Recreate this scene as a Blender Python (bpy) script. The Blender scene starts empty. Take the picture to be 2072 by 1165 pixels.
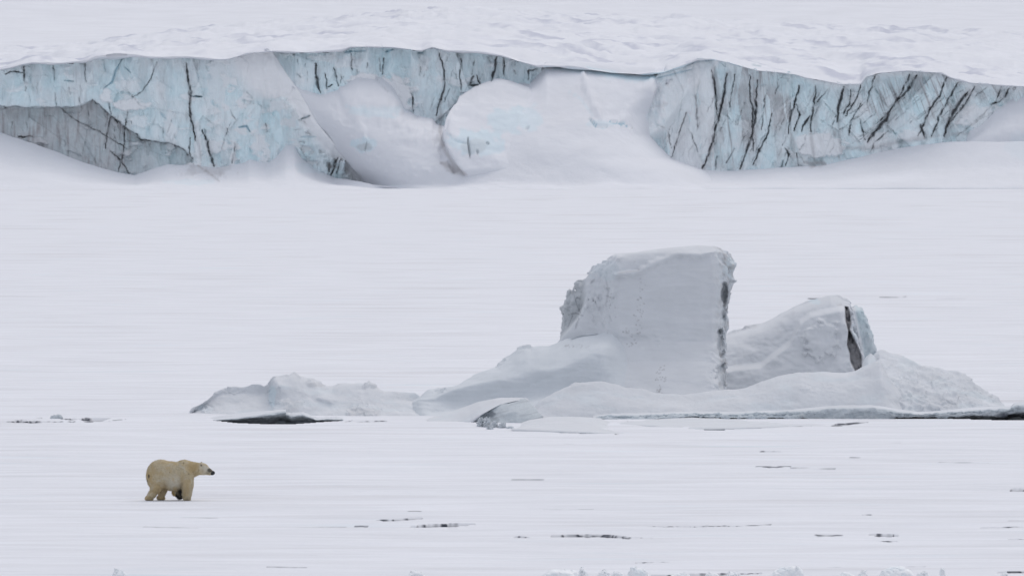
import bpy, math
import numpy as np
from mathutils import Matrix, Vector

# ------------------------------------------------------------------ camera
scene = bpy.context.scene
COL = scene.collection
F = 17280.0          # focal length in photo pixels (photo 2072 wide)
HC = 12.0            # camera height (ship's deck)
W2, H2 = 1036.0, 582.5
HZ = 244.0           # row of the sea-level horizon
PITCH = math.atan((H2 - HZ) / F)
cam_d = bpy.data.cameras.new("camera")
cam = bpy.data.objects.new("camera", cam_d)
COL.objects.link(cam)
cam.location = (0, 0, HC)
cam.rotation_euler = (math.pi / 2 - PITCH, 0, 0)
cam_d.sensor_width = 36.0
cam_d.lens = F / 2072 * 36.0
cam_d.clip_start = 1.0
cam_d.clip_end = 30000.0
scene.camera = cam

# ------------------------------------------------------------------ world, sun, exposure
SUN_EL, SUN_AZ = math.radians(56), math.radians(25)     # azimuth from +Y (behind the berg) to +X
world = bpy.data.worlds.new("World")
scene.world = world
world.use_nodes = True
nt = world.node_tree
for n in list(nt.nodes):
    nt.nodes.remove(n)
sky = nt.nodes.new('ShaderNodeTexSky')
sky.sky_type = 'NISHITA'
sky.sun_disc = False
sky.sun_elevation = SUN_EL
sky.sun_rotation = SUN_AZ
sky.air_density = 1.0
sky.dust_density = 4.0
bg1 = nt.nodes.new('ShaderNodeBackground'); bg1.inputs[1].default_value = 0.05
nt.links.new(sky.outputs[0], bg1.inputs[0])
# overcast deck: brighter overhead than at the horizon
tc = nt.nodes.new('ShaderNodeTexCoord')
sep = nt.nodes.new('ShaderNodeSeparateXYZ')
nt.links.new(tc.outputs['Generated'], sep.inputs[0])
ramp = nt.nodes.new('ShaderNodeValToRGB')
ramp.color_ramp.elements[0].position = 0.0
ramp.color_ramp.elements[0].color = (0.47, 0.495, 0.55, 1)
ramp.color_ramp.elements[1].position = 1.0
ramp.color_ramp.elements[1].color = (0.98, 0.99, 1.06, 1)
nt.links.new(sep.outputs[2], ramp.inputs[0])
bg2 = nt.nodes.new('ShaderNodeBackground'); bg2.inputs[1].default_value = 0.77
nt.links.new(ramp.outputs[0], bg2.inputs[0])
addn = nt.nodes.new('ShaderNodeAddShader')
outw = nt.nodes.new('ShaderNodeOutputWorld')
nt.links.new(bg1.outputs[0], addn.inputs[0]); nt.links.new(bg2.outputs[0], addn.inputs[1])
nt.links.new(addn.outputs[0], outw.inputs[0])

sun_d = bpy.data.lights.new("sun", 'SUN')
sun_d.energy = 0.75
sun_d.angle = math.radians(40)
sun_d.color = (1.0, 0.97, 0.93)
sun = bpy.data.objects.new("sun", sun_d)
COL.objects.link(sun)
dv = Vector((math.sin(SUN_AZ) * math.cos(SUN_EL), math.cos(SUN_AZ) * math.cos(SUN_EL), math.sin(SUN_EL)))
sun.rotation_euler = dv.to_track_quat('Z', 'Y').to_euler()
sun.location = (0, 300, 100)

scene.view_settings.view_transform = 'Standard'
scene.view_settings.look = 'None'
scene.view_settings.exposure = -0.23
scene.view_settings.gamma = 1.0

# ------------------------------------------------------------------ helpers
cp, sp = math.cos(PITCH), math.sin(PITCH)

def unproj(px, py, Y):
    """photo pixel + distance Y (metres) -> world X, Y, Z"""
    px = np.asarray(px, float); py = np.asarray(py, float); Y = np.asarray(Y, float)
    cx = (px - W2) / F; cy = -(py - H2) / F
    dy = cp + cy * sp            # forward component
    dz = cy * cp - sp
    return cx / dy * Y, Y + 0 * cx, HC + dz / dy * Y

def ground_Y(py):
    cy = -(np.asarray(py, float) - H2) / F
    return -HC * (cp + cy * sp) / (cy * cp - sp)

def row_of(Z, Y):
    """photo row at which height Z at distance Y shows"""
    t = (np.asarray(Z, float) - HC) / np.asarray(Y, float)
    # dz/dy=t -> cy cp - sp = t(cp+cy sp)
    cy = (t * cp + sp) / (cp - t * sp)
    return H2 - cy * F

def _hash(ix, iy, iz, seed):
    h = (ix.astype(np.int64) * 374761393 + iy.astype(np.int64) * 668265263 + iz.astype(np.int64) * 2147483647 + seed * 974711) & 0xffffffff
    h = ((h ^ (h >> 13)) * 1274126177) & 0xffffffff
    h = ((h ^ (h >> 16)) * 2246822519) & 0xffffffff
    return (h ^ (h >> 15)) & 0xffffffff

def perlin(x, y, z, seed=0):
    x, y, z = np.broadcast_arrays(np.asarray(x, float), np.asarray(y, float), np.asarray(z, float))
    ix, iy, iz = np.floor(x), np.floor(y), np.floor(z)
    fx, fy, fz = x - ix, y - iy, z - iz
    ux, uy, uz = [t * t * t * (t * (t * 6 - 15) + 10) for t in (fx, fy, fz)]
    res = 0
    for a in (0, 1):
        for b in (0, 1):
            for c in (0, 1):
                h = _hash(ix + a, iy + b, iz + c, seed)
                gx = (h & 1023) / 511.5 - 1; gy = ((h >> 10) & 1023) / 511.5 - 1; gz = ((h >> 20) & 1023) / 511.5 - 1
                d = gx * (fx - a) + gy * (fy - b) + gz * (fz - c)
                w = (ux if a else 1 - ux) * (uy if b else 1 - uy) * (uz if c else 1 - uz)
                res = res + w * d
    return res * 1.4

def fbm(x, y, z, octv=4, seed=0, gain=0.5):
    r = 0; a = 1.0; f = 1.0
    for i in range(octv):
        r = r + a * perlin(x * f, y * f, z * f, seed + i * 17)
        a *= gain; f *= 2.03
    return r

def ridged(x, y, z, octv=4, seed=0):
    r = 0; a = 1.0; f = 1.0
    for i in range(octv):
        n = 1 - np.abs(perlin(x * f, y * f, z * f, seed + i * 31)) * 2
        r = r + a * n * np.abs(n); a *= .5; f *= 2.1
    return r - 0.6

def facet(x, z, seed=0, tilt=1.0):
    """piecewise planar blocks: random offset and tilt per jittered cell"""
    x = np.asarray(x, float); z = np.asarray(z, float)
    ix, iz = np.floor(x), np.floor(z)
    best = np.full(x.shape, 1e9); sec = np.full(x.shape, 1e9); val = np.zeros(x.shape)
    for a in (-1, 0, 1):
        for b in (-1, 0, 1):
            h = _hash(ix + a, iz + b, ix * 0, seed)
            jx = ix + a + (h & 1023) / 1023.0; jz = iz + b + ((h >> 10) & 1023) / 1023.0
            h2 = _hash(ix + a, iz + b, ix * 0 + 7, seed + 5)
            d = np.hypot(x - jx, z - jz)
            v = ((h2 & 1023) / 511.5 - 1) + tilt * (((h2 >> 10) & 1023) / 511.5 - 1) * (x - jx) + tilt * (((h2 >> 20) & 1023) / 511.5 - 1) * (z - jz)
            m = d < best
            sec = np.where(m, best, np.minimum(sec, d))
            val = np.where(m, v, val); best = np.where(m, d, best)
    return val, sec - best

def sstep(a, b, x):
    t = np.clip((np.asarray(x, float) - a) / (b - a), 0, 1)
    return t * t * (3 - 2 * t)

def interp(xs, pts, k=1):
    a = np.array(pts, float)
    return np.interp(xs, a[:, 0], a[:, k])

def stroke(px, py, lines, end=.5, var=.5):
    """max over polylines (pts, half width, strength) of a soft band; widths in photo pixels"""
    out = np.zeros(np.shape(px))
    for pts, w, s in lines:
        p = np.array(pts, float)
        m = (px > p[:, 0].min() - 4 * w - 3) & (px < p[:, 0].max() + 4 * w + 3) & (py > p[:, 1].min() - 4 * w - 3) & (py < p[:, 1].max() + 4 * w + 3)
        if not m.any():
            continue
        X = px[m]; Y = py[m]
        best = np.full(X.shape, 1e9); bt = np.zeros(X.shape)
        L = len(p) - 1
        for i in range(L):
            a = p[i]; d = p[i + 1] - a; l2 = max((d ** 2).sum(), 1e-6)
            t = np.clip(((X - a[0]) * d[0] + (Y - a[1]) * d[1]) / l2, 0, 1)
            dd = np.hypot(X - a[0] - t * d[0], Y - a[1] - t * d[1])
            mm = dd < best
            best = np.where(mm, dd, best); bt = np.where(mm, (i + t) / L, bt)
        ww = w * (end + (1 - end) * np.clip(np.minimum(bt, 1 - bt) * 4, 0, 1)) * (0.85 + var * perlin(X * .08, Y * .08, w))
        v = s * np.clip(1.25 - best / np.maximum(ww, .2), 0, 1)
        o = out[m]; out[m] = np.maximum(o, v)
    return out

def blobs(px, py, lst):
    """(cx, cy, rx, ry, strength) soft ellipses with ragged edges"""
    out = np.zeros(np.shape(px))
    nz = fbm(px / 20, py / 16, 3.3, 4, 5, .5) * 0.5
    for cx, cy, rx, ry, s in lst:
        d = np.hypot((px - cx) / rx, (py - cy) / ry) + nz
        out = np.maximum(out, s * sstep(1.05, 0.7, d))
    return out

def in_poly(px, py, poly):
    inside = np.zeros(np.shape(px), bool)
    n = len(poly)
    for i in range(n):
        x0, y0 = poly[i]; x1, y1 = poly[(i + 1) % n]
        c = ((y0 > py) != (y1 > py))
        xi = (x1 - x0) * (py - y0) / ((y1 - y0) if y1 != y0 else 1e-9) + x0
        inside ^= c & (px < xi)
    return inside

def poly_sdf(px, py, poly):
    d = np.full(np.shape(px), 1e9)
    n = len(poly)
    for i in range(n):
        a = np.array(poly[i], float); b = np.array(poly[(i + 1) % n], float)
        e = b - a; l2 = max((e ** 2).sum(), 1e-9)
        t = np.clip(((px - a[0]) * e[0] + (py - a[1]) * e[1]) / l2, 0, 1)
        d = np.minimum(d, np.hypot(px - a[0] - t * e[0], py - a[1] - t * e[1]))
    return np.where(in_poly(px, py, poly), -d, d)

def make_mesh(name, V, Fc, mat, parent=None, attrs=None, smooth=True, origin=None):
    me = bpy.data.meshes.new(name)
    V = np.asarray(V, np.float64); Fc = np.asarray(Fc, np.int32)
    if origin is not None:
        V = V - np.array(origin)
    k = Fc.shape[1]
    me.vertices.add(len(V)); me.vertices.foreach_set('co', V.astype(np.float32).ravel())
    me.loops.add(Fc.size); me.loops.foreach_set('vertex_index', Fc.ravel())
    me.polygons.add(len(Fc))
    me.polygons.foreach_set('loop_start', np.arange(0, Fc.size, k, dtype=np.int32))
    me.polygons.foreach_set('loop_total', np.full(len(Fc), k, np.int32))
    me.polygons.foreach_set('use_smooth', np.full(len(Fc), smooth))
    me.update(calc_edges=True)
    me.validate()
    if attrs:
        for an, av in attrs.items():
            at = me.attributes.new(an, 'FLOAT', 'POINT')
            at.data.foreach_set('value', np.asarray(av, np.float32).ravel())
    me.materials.append(mat)
    o = bpy.data.objects.new(name, me)
    COL.objects.link(o)
    if origin is not None and parent is None:
        o.location = origin
    if parent is not None:
        o.parent = parent
    return o

def empty(name, loc, label=None, cat=None, group=None):
    o = bpy.data.objects.new(name, None)
    COL.objects.link(o); o.location = loc
    o.empty_display_size = 0.3
    tag(o, label, cat, group)
    return o

def tag(o, label=None, cat=None, group=None, kind=None):
    if label: o['label'] = label
    if cat: o['category'] = cat
    if group: o['group'] = group
    if kind: o['kind'] = kind
    return o

def grid_faces(nr, nc, flip=False):
    i = np.arange(nr * nc).reshape(nr, nc)
    a, b, c, d = i[:-1, :-1].ravel(), i[:-1, 1:].ravel(), i[1:, 1:].ravel(), i[1:, :-1].ravel()
    return np.stack([a, d, c, b] if flip else [a, b, c, d], 1)

def grid_normals(V):
    du = np.gradient(V, axis=1); dv = np.gradient(V, axis=0)
    n = np.cross(du, dv)
    return n / np.maximum(np.linalg.norm(n, axis=2, keepdims=True), 1e-9)

def smooth1(a, k):
    if k <= 0: return a
    r = int(3 * k) + 1
    w = np.exp(-0.5 * (np.arange(-r, r + 1) / k) ** 2); w /= w.sum()
    return np.convolve(np.pad(a, r, mode='edge'), w, mode='valid')

def net(name, rows, mat, step=2.0, nv=60, sm=2.0, disp=None, attr=None, parent=None, vpow=None, x0=None, x1=None, origin=None, post=None):
    """loft: each row is a polyline [(px, py or None for below ground, Y)], rows run from the front foot over the crest to the back foot"""
    xa = max(r[0][0] for r in rows) if x0 is None else x0
    xb = min(r[-1][0] for r in rows) if x1 is None else x1
    xs = np.arange(xa, xb + step, step)
    R = []
    for r in rows:
        Yr = np.interp(xs, [p[0] for p in r], [p[2] for p in r])
        pr = [(p[0], (row_of(-0.25, p[2]) if p[1] is None else p[1])) for p in r]
        pyr = np.interp(xs, [p[0] for p in pr], [p[1] for p in pr])
        s = 0 if len(r) < 2 else sm
        R.append((smooth1(pyr, s), smooth1(Yr, s * 3)))
    # evaluate in world space, then Catmull-Rom across the rows
    C = []
    for pyr, Yr in R:
        X, Yw, Z = unproj(xs, pyr, Yr)
        C.append(np.stack([X, Yw, Z], 1))
    C = np.array(C); n = len(C)
    Cx = np.concatenate([2 * C[:1] - C[1:2], C, 2 * C[-1:] - C[-2:-1]])
    vs = np.linspace(0, n - 1, nv)
    i = np.clip(np.floor(vs).astype(int), 0, n - 2); t = (vs - i)[:, None, None]
    p0, p1, p2, p3 = Cx[i], Cx[i + 1], Cx[i + 2], Cx[i + 3]
    ten = 0.35
    m1 = ten * (p2 - p0); m2 = ten * (p3 - p1)
    V = (2 * t ** 3 - 3 * t ** 2 + 1) * p1 + (t ** 3 - 2 * t ** 2 + t) * m1 + (-2 * t ** 3 + 3 * t ** 2) * p2 + (t ** 3 - t ** 2) * m2
    PX = np.broadcast_to(xs[None, :], V.shape[:2])
    PY = row_of(V[..., 2], V[..., 1])
    VV = np.broadcast_to(vs[:, None], V.shape[:2])
    if disp is not None:
        N = grid_normals(V)
        d = disp(V[..., 0], V[..., 1], V[..., 2], PX, PY, VV)
        V = V + N * np.asarray(d)[..., None]
        PY = row_of(V[..., 2], V[..., 1]); PX = V[..., 0] / V[..., 1] * F * 1.0 + W2
    if post is not None:
        NY = post(V[..., 1], PX, PY, VV)
        a_, b_, c_ = unproj(PX, PY, NY)
        V = np.stack([a_, b_, c_], 2)
    at = {}
    if attr is not None:
        at = attr(V[..., 0], V[..., 1], V[..., 2], PX, PY, VV)
    if origin is None and parent is None:
        origin = (float(V[..., 0].mean()), float(V[..., 1].min()), 0.0)
    if parent is not None:
        origin = tuple(parent.location)
    return make_mesh(name, V.reshape(-1, 3), grid_faces(*V.shape[:2]), mat, parent, at, origin=origin)

def surface_nets(Fd, o, h):
    ins = Fd < 0
    nx, ny, nz = Fd.shape
    cnt = np.zeros((nx - 1, ny - 1, nz - 1)); P = np.zeros((nx - 1, ny - 1, nz - 1, 3))
    for ax in range(3):
        sl0 = [slice(None)] * 3; sl1 = [slice(None)] * 3
        sl0[ax] = slice(0, -1); sl1[ax] = slice(1, None)
        A = Fd[tuple(sl0)]; B = Fd[tuple(sl1)]
        ch = (A < 0) != (B < 0)
        t = np.where(ch, A / np.where(ch, A - B, 1), 0)
        oth = [a for a in range(3) if a != ax]
        for u in (0, 1):
            for w in (0, 1):
                s = [slice(None)] * 3
                s[oth[0]] = slice(u, Fd.shape[oth[0]] - 1 + u); s[oth[1]] = slice(w, Fd.shape[oth[1]] - 1 + w)
                c = ch[tuple(s)]; tt = t[tuple(s)]
                cnt += c
                P[..., ax] += np.where(c, tt, 0); P[..., oth[0]] += c * u; P[..., oth[1]] += c * w
    act = cnt > 0
    idx = np.full(act.shape, -1, np.int64); idx[act] = np.arange(act.sum())
    ii = np.argwhere(act)
    V = (ii + P[act] / cnt[act][:, None]) * np.array(h) + np.array(o)
    Q = []
    for ax in range(3):
        sl0 = [slice(1, -1)] * 3; sl1 = [slice(1, -1)] * 3
        sl0[ax] = slice(0, -1); sl1[ax] = slice(1, None)
        a = ins[tuple(sl0)]; b = ins[tuple(sl1)]
        off = [1, 1, 1]; off[ax] = 0
        e = np.argwhere(a != b) + np.array(off)
        sgn = a[a != b]
        o1, o2 = [(ax + 1) % 3, (ax + 2) % 3]
        def c(d1, d2):
            q = e.copy(); q[:, o1] -= d1; q[:, o2] -= d2
            return idx[q[:, 0], q[:, 1], q[:, 2]]
        q = np.stack([c(1, 1), c(0, 1), c(0, 0), c(1, 0)], 1)
        q[~sgn] = q[~sgn][:, ::-1]
        Q.append(q)
    return V, np.concatenate(Q)

def smax(a, b, k):
    h = np.clip(0.5 - 0.5 * (b - a) / k, 0, 1)
    return b * (1 - h) + a * h + k * h * (1 - h)

def smin(a, b, k):
    return -smax(-a, -b, k)

# ------------------------------------------------------------------ materials
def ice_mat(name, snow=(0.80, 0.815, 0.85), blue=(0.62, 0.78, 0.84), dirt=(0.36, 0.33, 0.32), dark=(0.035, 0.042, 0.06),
            grain=12.0, bump=0.15, bdist=0.05, var=0.06, aniso=(1, 1, 1), rough=0.85):
    m = bpy.data.materials.new(name); m.use_nodes = True
    t = m.node_tree; N = t.nodes; L = t.links
    b = N['Principled BSDF']
    b.inputs['Roughness'].default_value = rough
    b.inputs['Specular IOR Level'].default_value = 0.15
    tcx = N.new('ShaderNodeTexCoord'); mp = N.new('ShaderNodeMapping')
    mp.inputs['Scale'].default_value = aniso
    L.new(tcx.outputs['Object'], mp.inputs[0])
    n1 = N.new('ShaderNodeTexNoise'); n1.inputs['Scale'].default_value = grain; n1.inputs['Detail'].default_value = 6
    n2 = N.new('ShaderNodeTexNoise'); n2.inputs['Scale'].default_value = grain * 0.12; n2.inputs['Detail'].default_value = 5
    L.new(mp.outputs[0], n1.inputs['Vector']); L.new(mp.outputs[0], n2.inputs['Vector'])
    def mix(fac, a, bcol):
        x = N.new('ShaderNodeMix'); x.data_type = 'RGBA'
        if hasattr(fac, 'links'): L.new(fac, x.inputs[0])
        else: x.inputs[0].default_value = fac
        if hasattr(a, 'links'): L.new(a, x.inputs[6])
        else: x.inputs[6].default_value = (*a, 1)
        if hasattr(bcol, 'links'): L.new(bcol, x.inputs[7])
        else: x.inputs[7].default_value = (*bcol, 1)
        return x.outputs[2]
    def attr(nm, k=1.0, noise=None, amt=0.5):
        a = N.new('ShaderNodeAttribute'); a.attribute_name = nm
        o = a.outputs['Fac']
        if noise is not None:                       # break the mask up: o * (1 - amt + 2 amt noise)
            ma = N.new('ShaderNodeMath'); ma.operation = 'MULTIPLY_ADD'
            L.new(noise, ma.inputs[0]); ma.inputs[1].default_value = 2 * amt; ma.inputs[2].default_value = 1 - amt
            mu = N.new('ShaderNodeMath'); mu.operation = 'MULTIPLY'; mu.use_clamp = True
            L.new(ma.outputs[0], mu.inputs[0]); L.new(o, mu.inputs[1]); o = mu.outputs[0]
        return o
    sn2 = tuple(c * (1 - var * 2.2) for c in snow)
    r1 = N.new('ShaderNodeMapRange'); r1.inputs[1].default_value = 0.35; r1.inputs[2].default_value = 0.7
    L.new(n2.outputs['Fac'], r1.inputs[0])
    c = mix(r1.outputs[0], snow, sn2)
    r2 = N.new('ShaderNodeMapRange'); r2.inputs[1].default_value = 0.4; r2.inputs[2].default_value = 0.75
    L.new(n1.outputs['Fac'], r2.inputs[0])
    gm = N.new('ShaderNodeMath'); gm.operation = 'MULTIPLY'; gm.inputs[1].default_value = min(1, var * 6)
    L.new(r2.outputs[0], gm.inputs[0])
    c = mix(gm.outputs[0], c, tuple(x * 0.9 for x in snow))
    c = mix(attr('blue', noise=n2.outputs['Fac'], amt=.25), c, blue)
    c = mix(attr('deep', noise=n1.outputs['Fac'], amt=.2), c, (0.22, 0.45, 0.56))
    c = mix(attr('dirt', noise=n1.outputs['Fac'], amt=.4), c, dirt)
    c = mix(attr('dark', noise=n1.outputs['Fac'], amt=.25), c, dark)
    L.new(c, b.inputs['Base Color'])
    bp = N.new('ShaderNodeBump'); bp.inputs['Strength'].default_value = bump; bp.inputs['Distance'].default_value = bdist
    ad = N.new('ShaderNodeMath'); ad.operation = 'ADD'
    L.new(n1.outputs['Fac'], ad.inputs[0]); L.new(n2.outputs['Fac'], ad.inputs[1])
    L.new(ad.outputs[0], bp.inputs['Height']); L.new(bp.outputs[0], b.inputs['Normal'])
    return m

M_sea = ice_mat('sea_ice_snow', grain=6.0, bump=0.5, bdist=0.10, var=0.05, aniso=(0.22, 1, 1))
M_berg = ice_mat('berg_snow', snow=(0.69, 0.71, 0.735), grain=9.0, bump=0.22, bdist=0.03, var=0.03)
M_rough = ice_mat('rough_ice', dirt=(0.40, 0.425, 0.455), snow=(0.71, 0.735, 0.765), blue=(0.60, 0.71, 0.74), grain=7.0, bump=0.4, bdist=0.06, var=0.07)
M_glac = ice_mat('glacier_ice', snow=(0.95, 0.96, 0.97), blue=(0.80, 0.95, 0.985), dirt=(0.43, 0.42, 0.43), grain=1.1, bump=0.35, bdist=0.4, var=0.04, dark=(0.05, 0.055, 0.075))
M_upper = ice_mat('upper_snow', dirt=(0.54, 0.56, 0.64), grain=0.5, bump=0.4, bdist=0.5, var=0.03)
M_field = ice_mat('glacier_snow', grain=0.5, bump=0.4, bdist=0.5, var=0.03)

def water_mat():
    m = bpy.data.materials.new('sea_water'); m.use_nodes = True
    t = m.node_tree; b = t.nodes['Principled BSDF']
    b.inputs['Base Color'].default_value = (0.006, 0.01, 0.014, 1)
    b.inputs['Roughness'].default_value = 0.12
    n = t.nodes.new('ShaderNodeTexNoise'); n.inputs['Scale'].default_value = 2.5; n.inputs['Detail'].default_value = 4
    c = t.nodes.new('ShaderNodeTexCoord'); t.links.new(c.outputs['Object'], n.inputs['Vector'])
    bp = t.nodes.new('ShaderNodeBump'); bp.inputs['Strength'].default_value = 0.6; bp.inputs['Distance'].default_value = 0.1
    t.links.new(n.outputs['Fac'], bp.inputs['Height']); t.links.new(bp.outputs[0], b.inputs['Normal'])
    return m
M_water = water_mat()

# ================================================================== SETTING
# ---- sea ice sheet with its open cracks
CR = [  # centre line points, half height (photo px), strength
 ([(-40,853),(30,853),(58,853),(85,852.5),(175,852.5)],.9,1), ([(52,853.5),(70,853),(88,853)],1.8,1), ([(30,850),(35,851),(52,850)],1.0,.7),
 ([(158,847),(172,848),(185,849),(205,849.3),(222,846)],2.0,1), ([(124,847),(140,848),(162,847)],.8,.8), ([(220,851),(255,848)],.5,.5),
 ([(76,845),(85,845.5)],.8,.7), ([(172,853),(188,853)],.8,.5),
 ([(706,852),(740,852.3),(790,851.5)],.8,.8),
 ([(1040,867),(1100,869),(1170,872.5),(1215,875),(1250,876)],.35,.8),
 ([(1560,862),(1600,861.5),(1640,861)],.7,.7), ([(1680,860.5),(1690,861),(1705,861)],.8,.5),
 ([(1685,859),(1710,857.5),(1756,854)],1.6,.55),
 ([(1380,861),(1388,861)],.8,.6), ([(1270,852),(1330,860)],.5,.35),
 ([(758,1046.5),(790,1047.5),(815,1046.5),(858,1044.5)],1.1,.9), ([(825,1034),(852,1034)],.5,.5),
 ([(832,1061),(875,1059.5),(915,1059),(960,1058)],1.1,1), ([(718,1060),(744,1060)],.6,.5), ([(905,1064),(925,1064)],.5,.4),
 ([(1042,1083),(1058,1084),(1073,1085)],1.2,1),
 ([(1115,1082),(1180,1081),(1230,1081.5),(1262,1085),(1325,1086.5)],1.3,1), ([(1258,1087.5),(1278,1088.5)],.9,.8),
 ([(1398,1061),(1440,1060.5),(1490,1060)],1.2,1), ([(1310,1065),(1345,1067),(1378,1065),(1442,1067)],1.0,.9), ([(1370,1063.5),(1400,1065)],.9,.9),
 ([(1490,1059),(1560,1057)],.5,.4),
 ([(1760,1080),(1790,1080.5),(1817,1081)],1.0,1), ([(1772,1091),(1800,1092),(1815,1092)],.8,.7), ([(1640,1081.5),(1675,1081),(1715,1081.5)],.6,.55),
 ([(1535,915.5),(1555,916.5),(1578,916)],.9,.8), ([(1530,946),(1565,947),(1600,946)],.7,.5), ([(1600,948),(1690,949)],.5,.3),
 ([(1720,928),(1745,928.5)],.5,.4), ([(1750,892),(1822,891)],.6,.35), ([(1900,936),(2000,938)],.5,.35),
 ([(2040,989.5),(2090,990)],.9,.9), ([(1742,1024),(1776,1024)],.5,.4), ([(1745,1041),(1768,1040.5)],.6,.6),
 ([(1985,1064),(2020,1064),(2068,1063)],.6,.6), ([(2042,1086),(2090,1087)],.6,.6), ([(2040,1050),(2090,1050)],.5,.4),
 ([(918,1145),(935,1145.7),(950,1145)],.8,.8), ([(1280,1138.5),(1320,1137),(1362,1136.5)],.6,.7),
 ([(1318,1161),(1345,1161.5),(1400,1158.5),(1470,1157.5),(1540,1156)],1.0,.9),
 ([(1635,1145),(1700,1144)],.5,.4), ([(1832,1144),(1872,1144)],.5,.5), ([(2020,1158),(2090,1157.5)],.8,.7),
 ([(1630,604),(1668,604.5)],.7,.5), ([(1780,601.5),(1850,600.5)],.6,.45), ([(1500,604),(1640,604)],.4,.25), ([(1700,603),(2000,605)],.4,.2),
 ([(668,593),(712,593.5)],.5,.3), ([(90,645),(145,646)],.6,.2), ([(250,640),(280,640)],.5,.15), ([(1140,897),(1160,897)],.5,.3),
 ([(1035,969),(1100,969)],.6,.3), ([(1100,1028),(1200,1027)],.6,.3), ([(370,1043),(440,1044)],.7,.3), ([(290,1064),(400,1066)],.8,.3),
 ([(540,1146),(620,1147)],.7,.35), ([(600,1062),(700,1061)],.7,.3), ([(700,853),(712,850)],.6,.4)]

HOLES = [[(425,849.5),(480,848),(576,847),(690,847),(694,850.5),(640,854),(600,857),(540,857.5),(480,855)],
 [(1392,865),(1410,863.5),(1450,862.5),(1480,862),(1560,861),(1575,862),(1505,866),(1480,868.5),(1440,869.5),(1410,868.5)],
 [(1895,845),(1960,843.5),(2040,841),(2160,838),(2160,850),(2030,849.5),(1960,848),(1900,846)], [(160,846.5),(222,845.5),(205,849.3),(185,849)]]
def build_sea_ice():
    rows = np.concatenate([np.array([4000, 2400, 1700, 1400, 1260]), np.arange(1200, 795, -1.0), np.arange(795, 500, -1.5), np.arange(500, 384, -1.5), np.array([384, 380, 372, 360])])
    cols = np.concatenate([np.array([-9000, -5000, -2500, -1200, -600, -300, -150]), np.arange(-90, 2170, 2.0), np.array([2220, 2400, 2700, 3300, 4600, 7000, 11000])])
    PX, PY = np.meshgrid(cols, rows)
    Y = ground_Y(PY)
    X, _, _ = unproj(PX, PY, Y)
    fade = np.clip(700 / Y, 0, 1) ** 1.2
    z = 0.085 * perlin(X / 10, Y / 2.8, 1.0, 3) + 0.055 * perlin(X / 5, Y / 1.4, 2.0, 4) * np.clip(400 / Y, 0, 1) ** 2
    z = z * fade + 0.12 * perlin(X / 40, Y / 22, 0.5, 6) * fade
    z = z - 0.05 * np.clip(perlin(X / 14, Y / 1.6, 9.0, 8) - 0.28, 0, 1) * 2 * fade
    # snow lipping up at the working edge of the lead
    lead = np.exp(-((PY - 866) / 6.0) ** 2)
    z += 0.02 * lead * perlin(X / 5, Y / 8, 4.0, 9)
    cr = np.zeros(PX.shape)
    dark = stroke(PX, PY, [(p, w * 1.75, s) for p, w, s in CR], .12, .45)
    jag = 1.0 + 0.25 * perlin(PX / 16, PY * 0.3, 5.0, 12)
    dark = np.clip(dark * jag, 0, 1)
    calm = 1 - .8 * np.exp(-((PY - 852) / 14.0) ** 2)
    z = z * calm
    z = z - 0.30 * sstep(0.45, 0.8, dark)
    bear = np.exp(-((X + 10.6) / 2.2) ** 4 - ((Y - 270) / 3.0) ** 4)
    z = z * (1 - bear)
    for hp in HOLES:
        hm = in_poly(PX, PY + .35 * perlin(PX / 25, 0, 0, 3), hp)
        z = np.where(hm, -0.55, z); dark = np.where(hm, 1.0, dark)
    streak = np.clip(fbm(X / 16, Y / 1.7, 3.0, 3, 21) - 0.12, 0, 1) * 0.5
    slush = np.clip(fbm(X / 7, Y / .9, 5.0, 2, 41) - 0.42, 0, 1) * 0.9 * np.clip(500 / Y, 0, 1)
    V = np.stack([X, Y, z], 2)
    at = {'dark': np.clip(sstep(0.12, 0.5, dark) * 0.96 + 0, 0, 1), 'dirt': np.clip(streak * 0.5, 0, .35), 'blue': np.clip(slush * .5, 0, .4)}  # dark: undercut shade of crack and hole walls put into the colour
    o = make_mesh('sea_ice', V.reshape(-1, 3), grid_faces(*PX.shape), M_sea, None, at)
    tag(o, 'flat snow covered sea ice sheet with thin dark cracks', None, None, 'structure')
build_sea_ice()

w = make_mesh('sea_water', [(-900, 0, -0.42), (900, 0, -0.42), (900, 1540, -0.42), (-900, 1540, -0.42)], [(0, 1, 2, 3)], M_water)
tag(w, 'black open water showing in the leads', None, None, 'structure')

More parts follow.
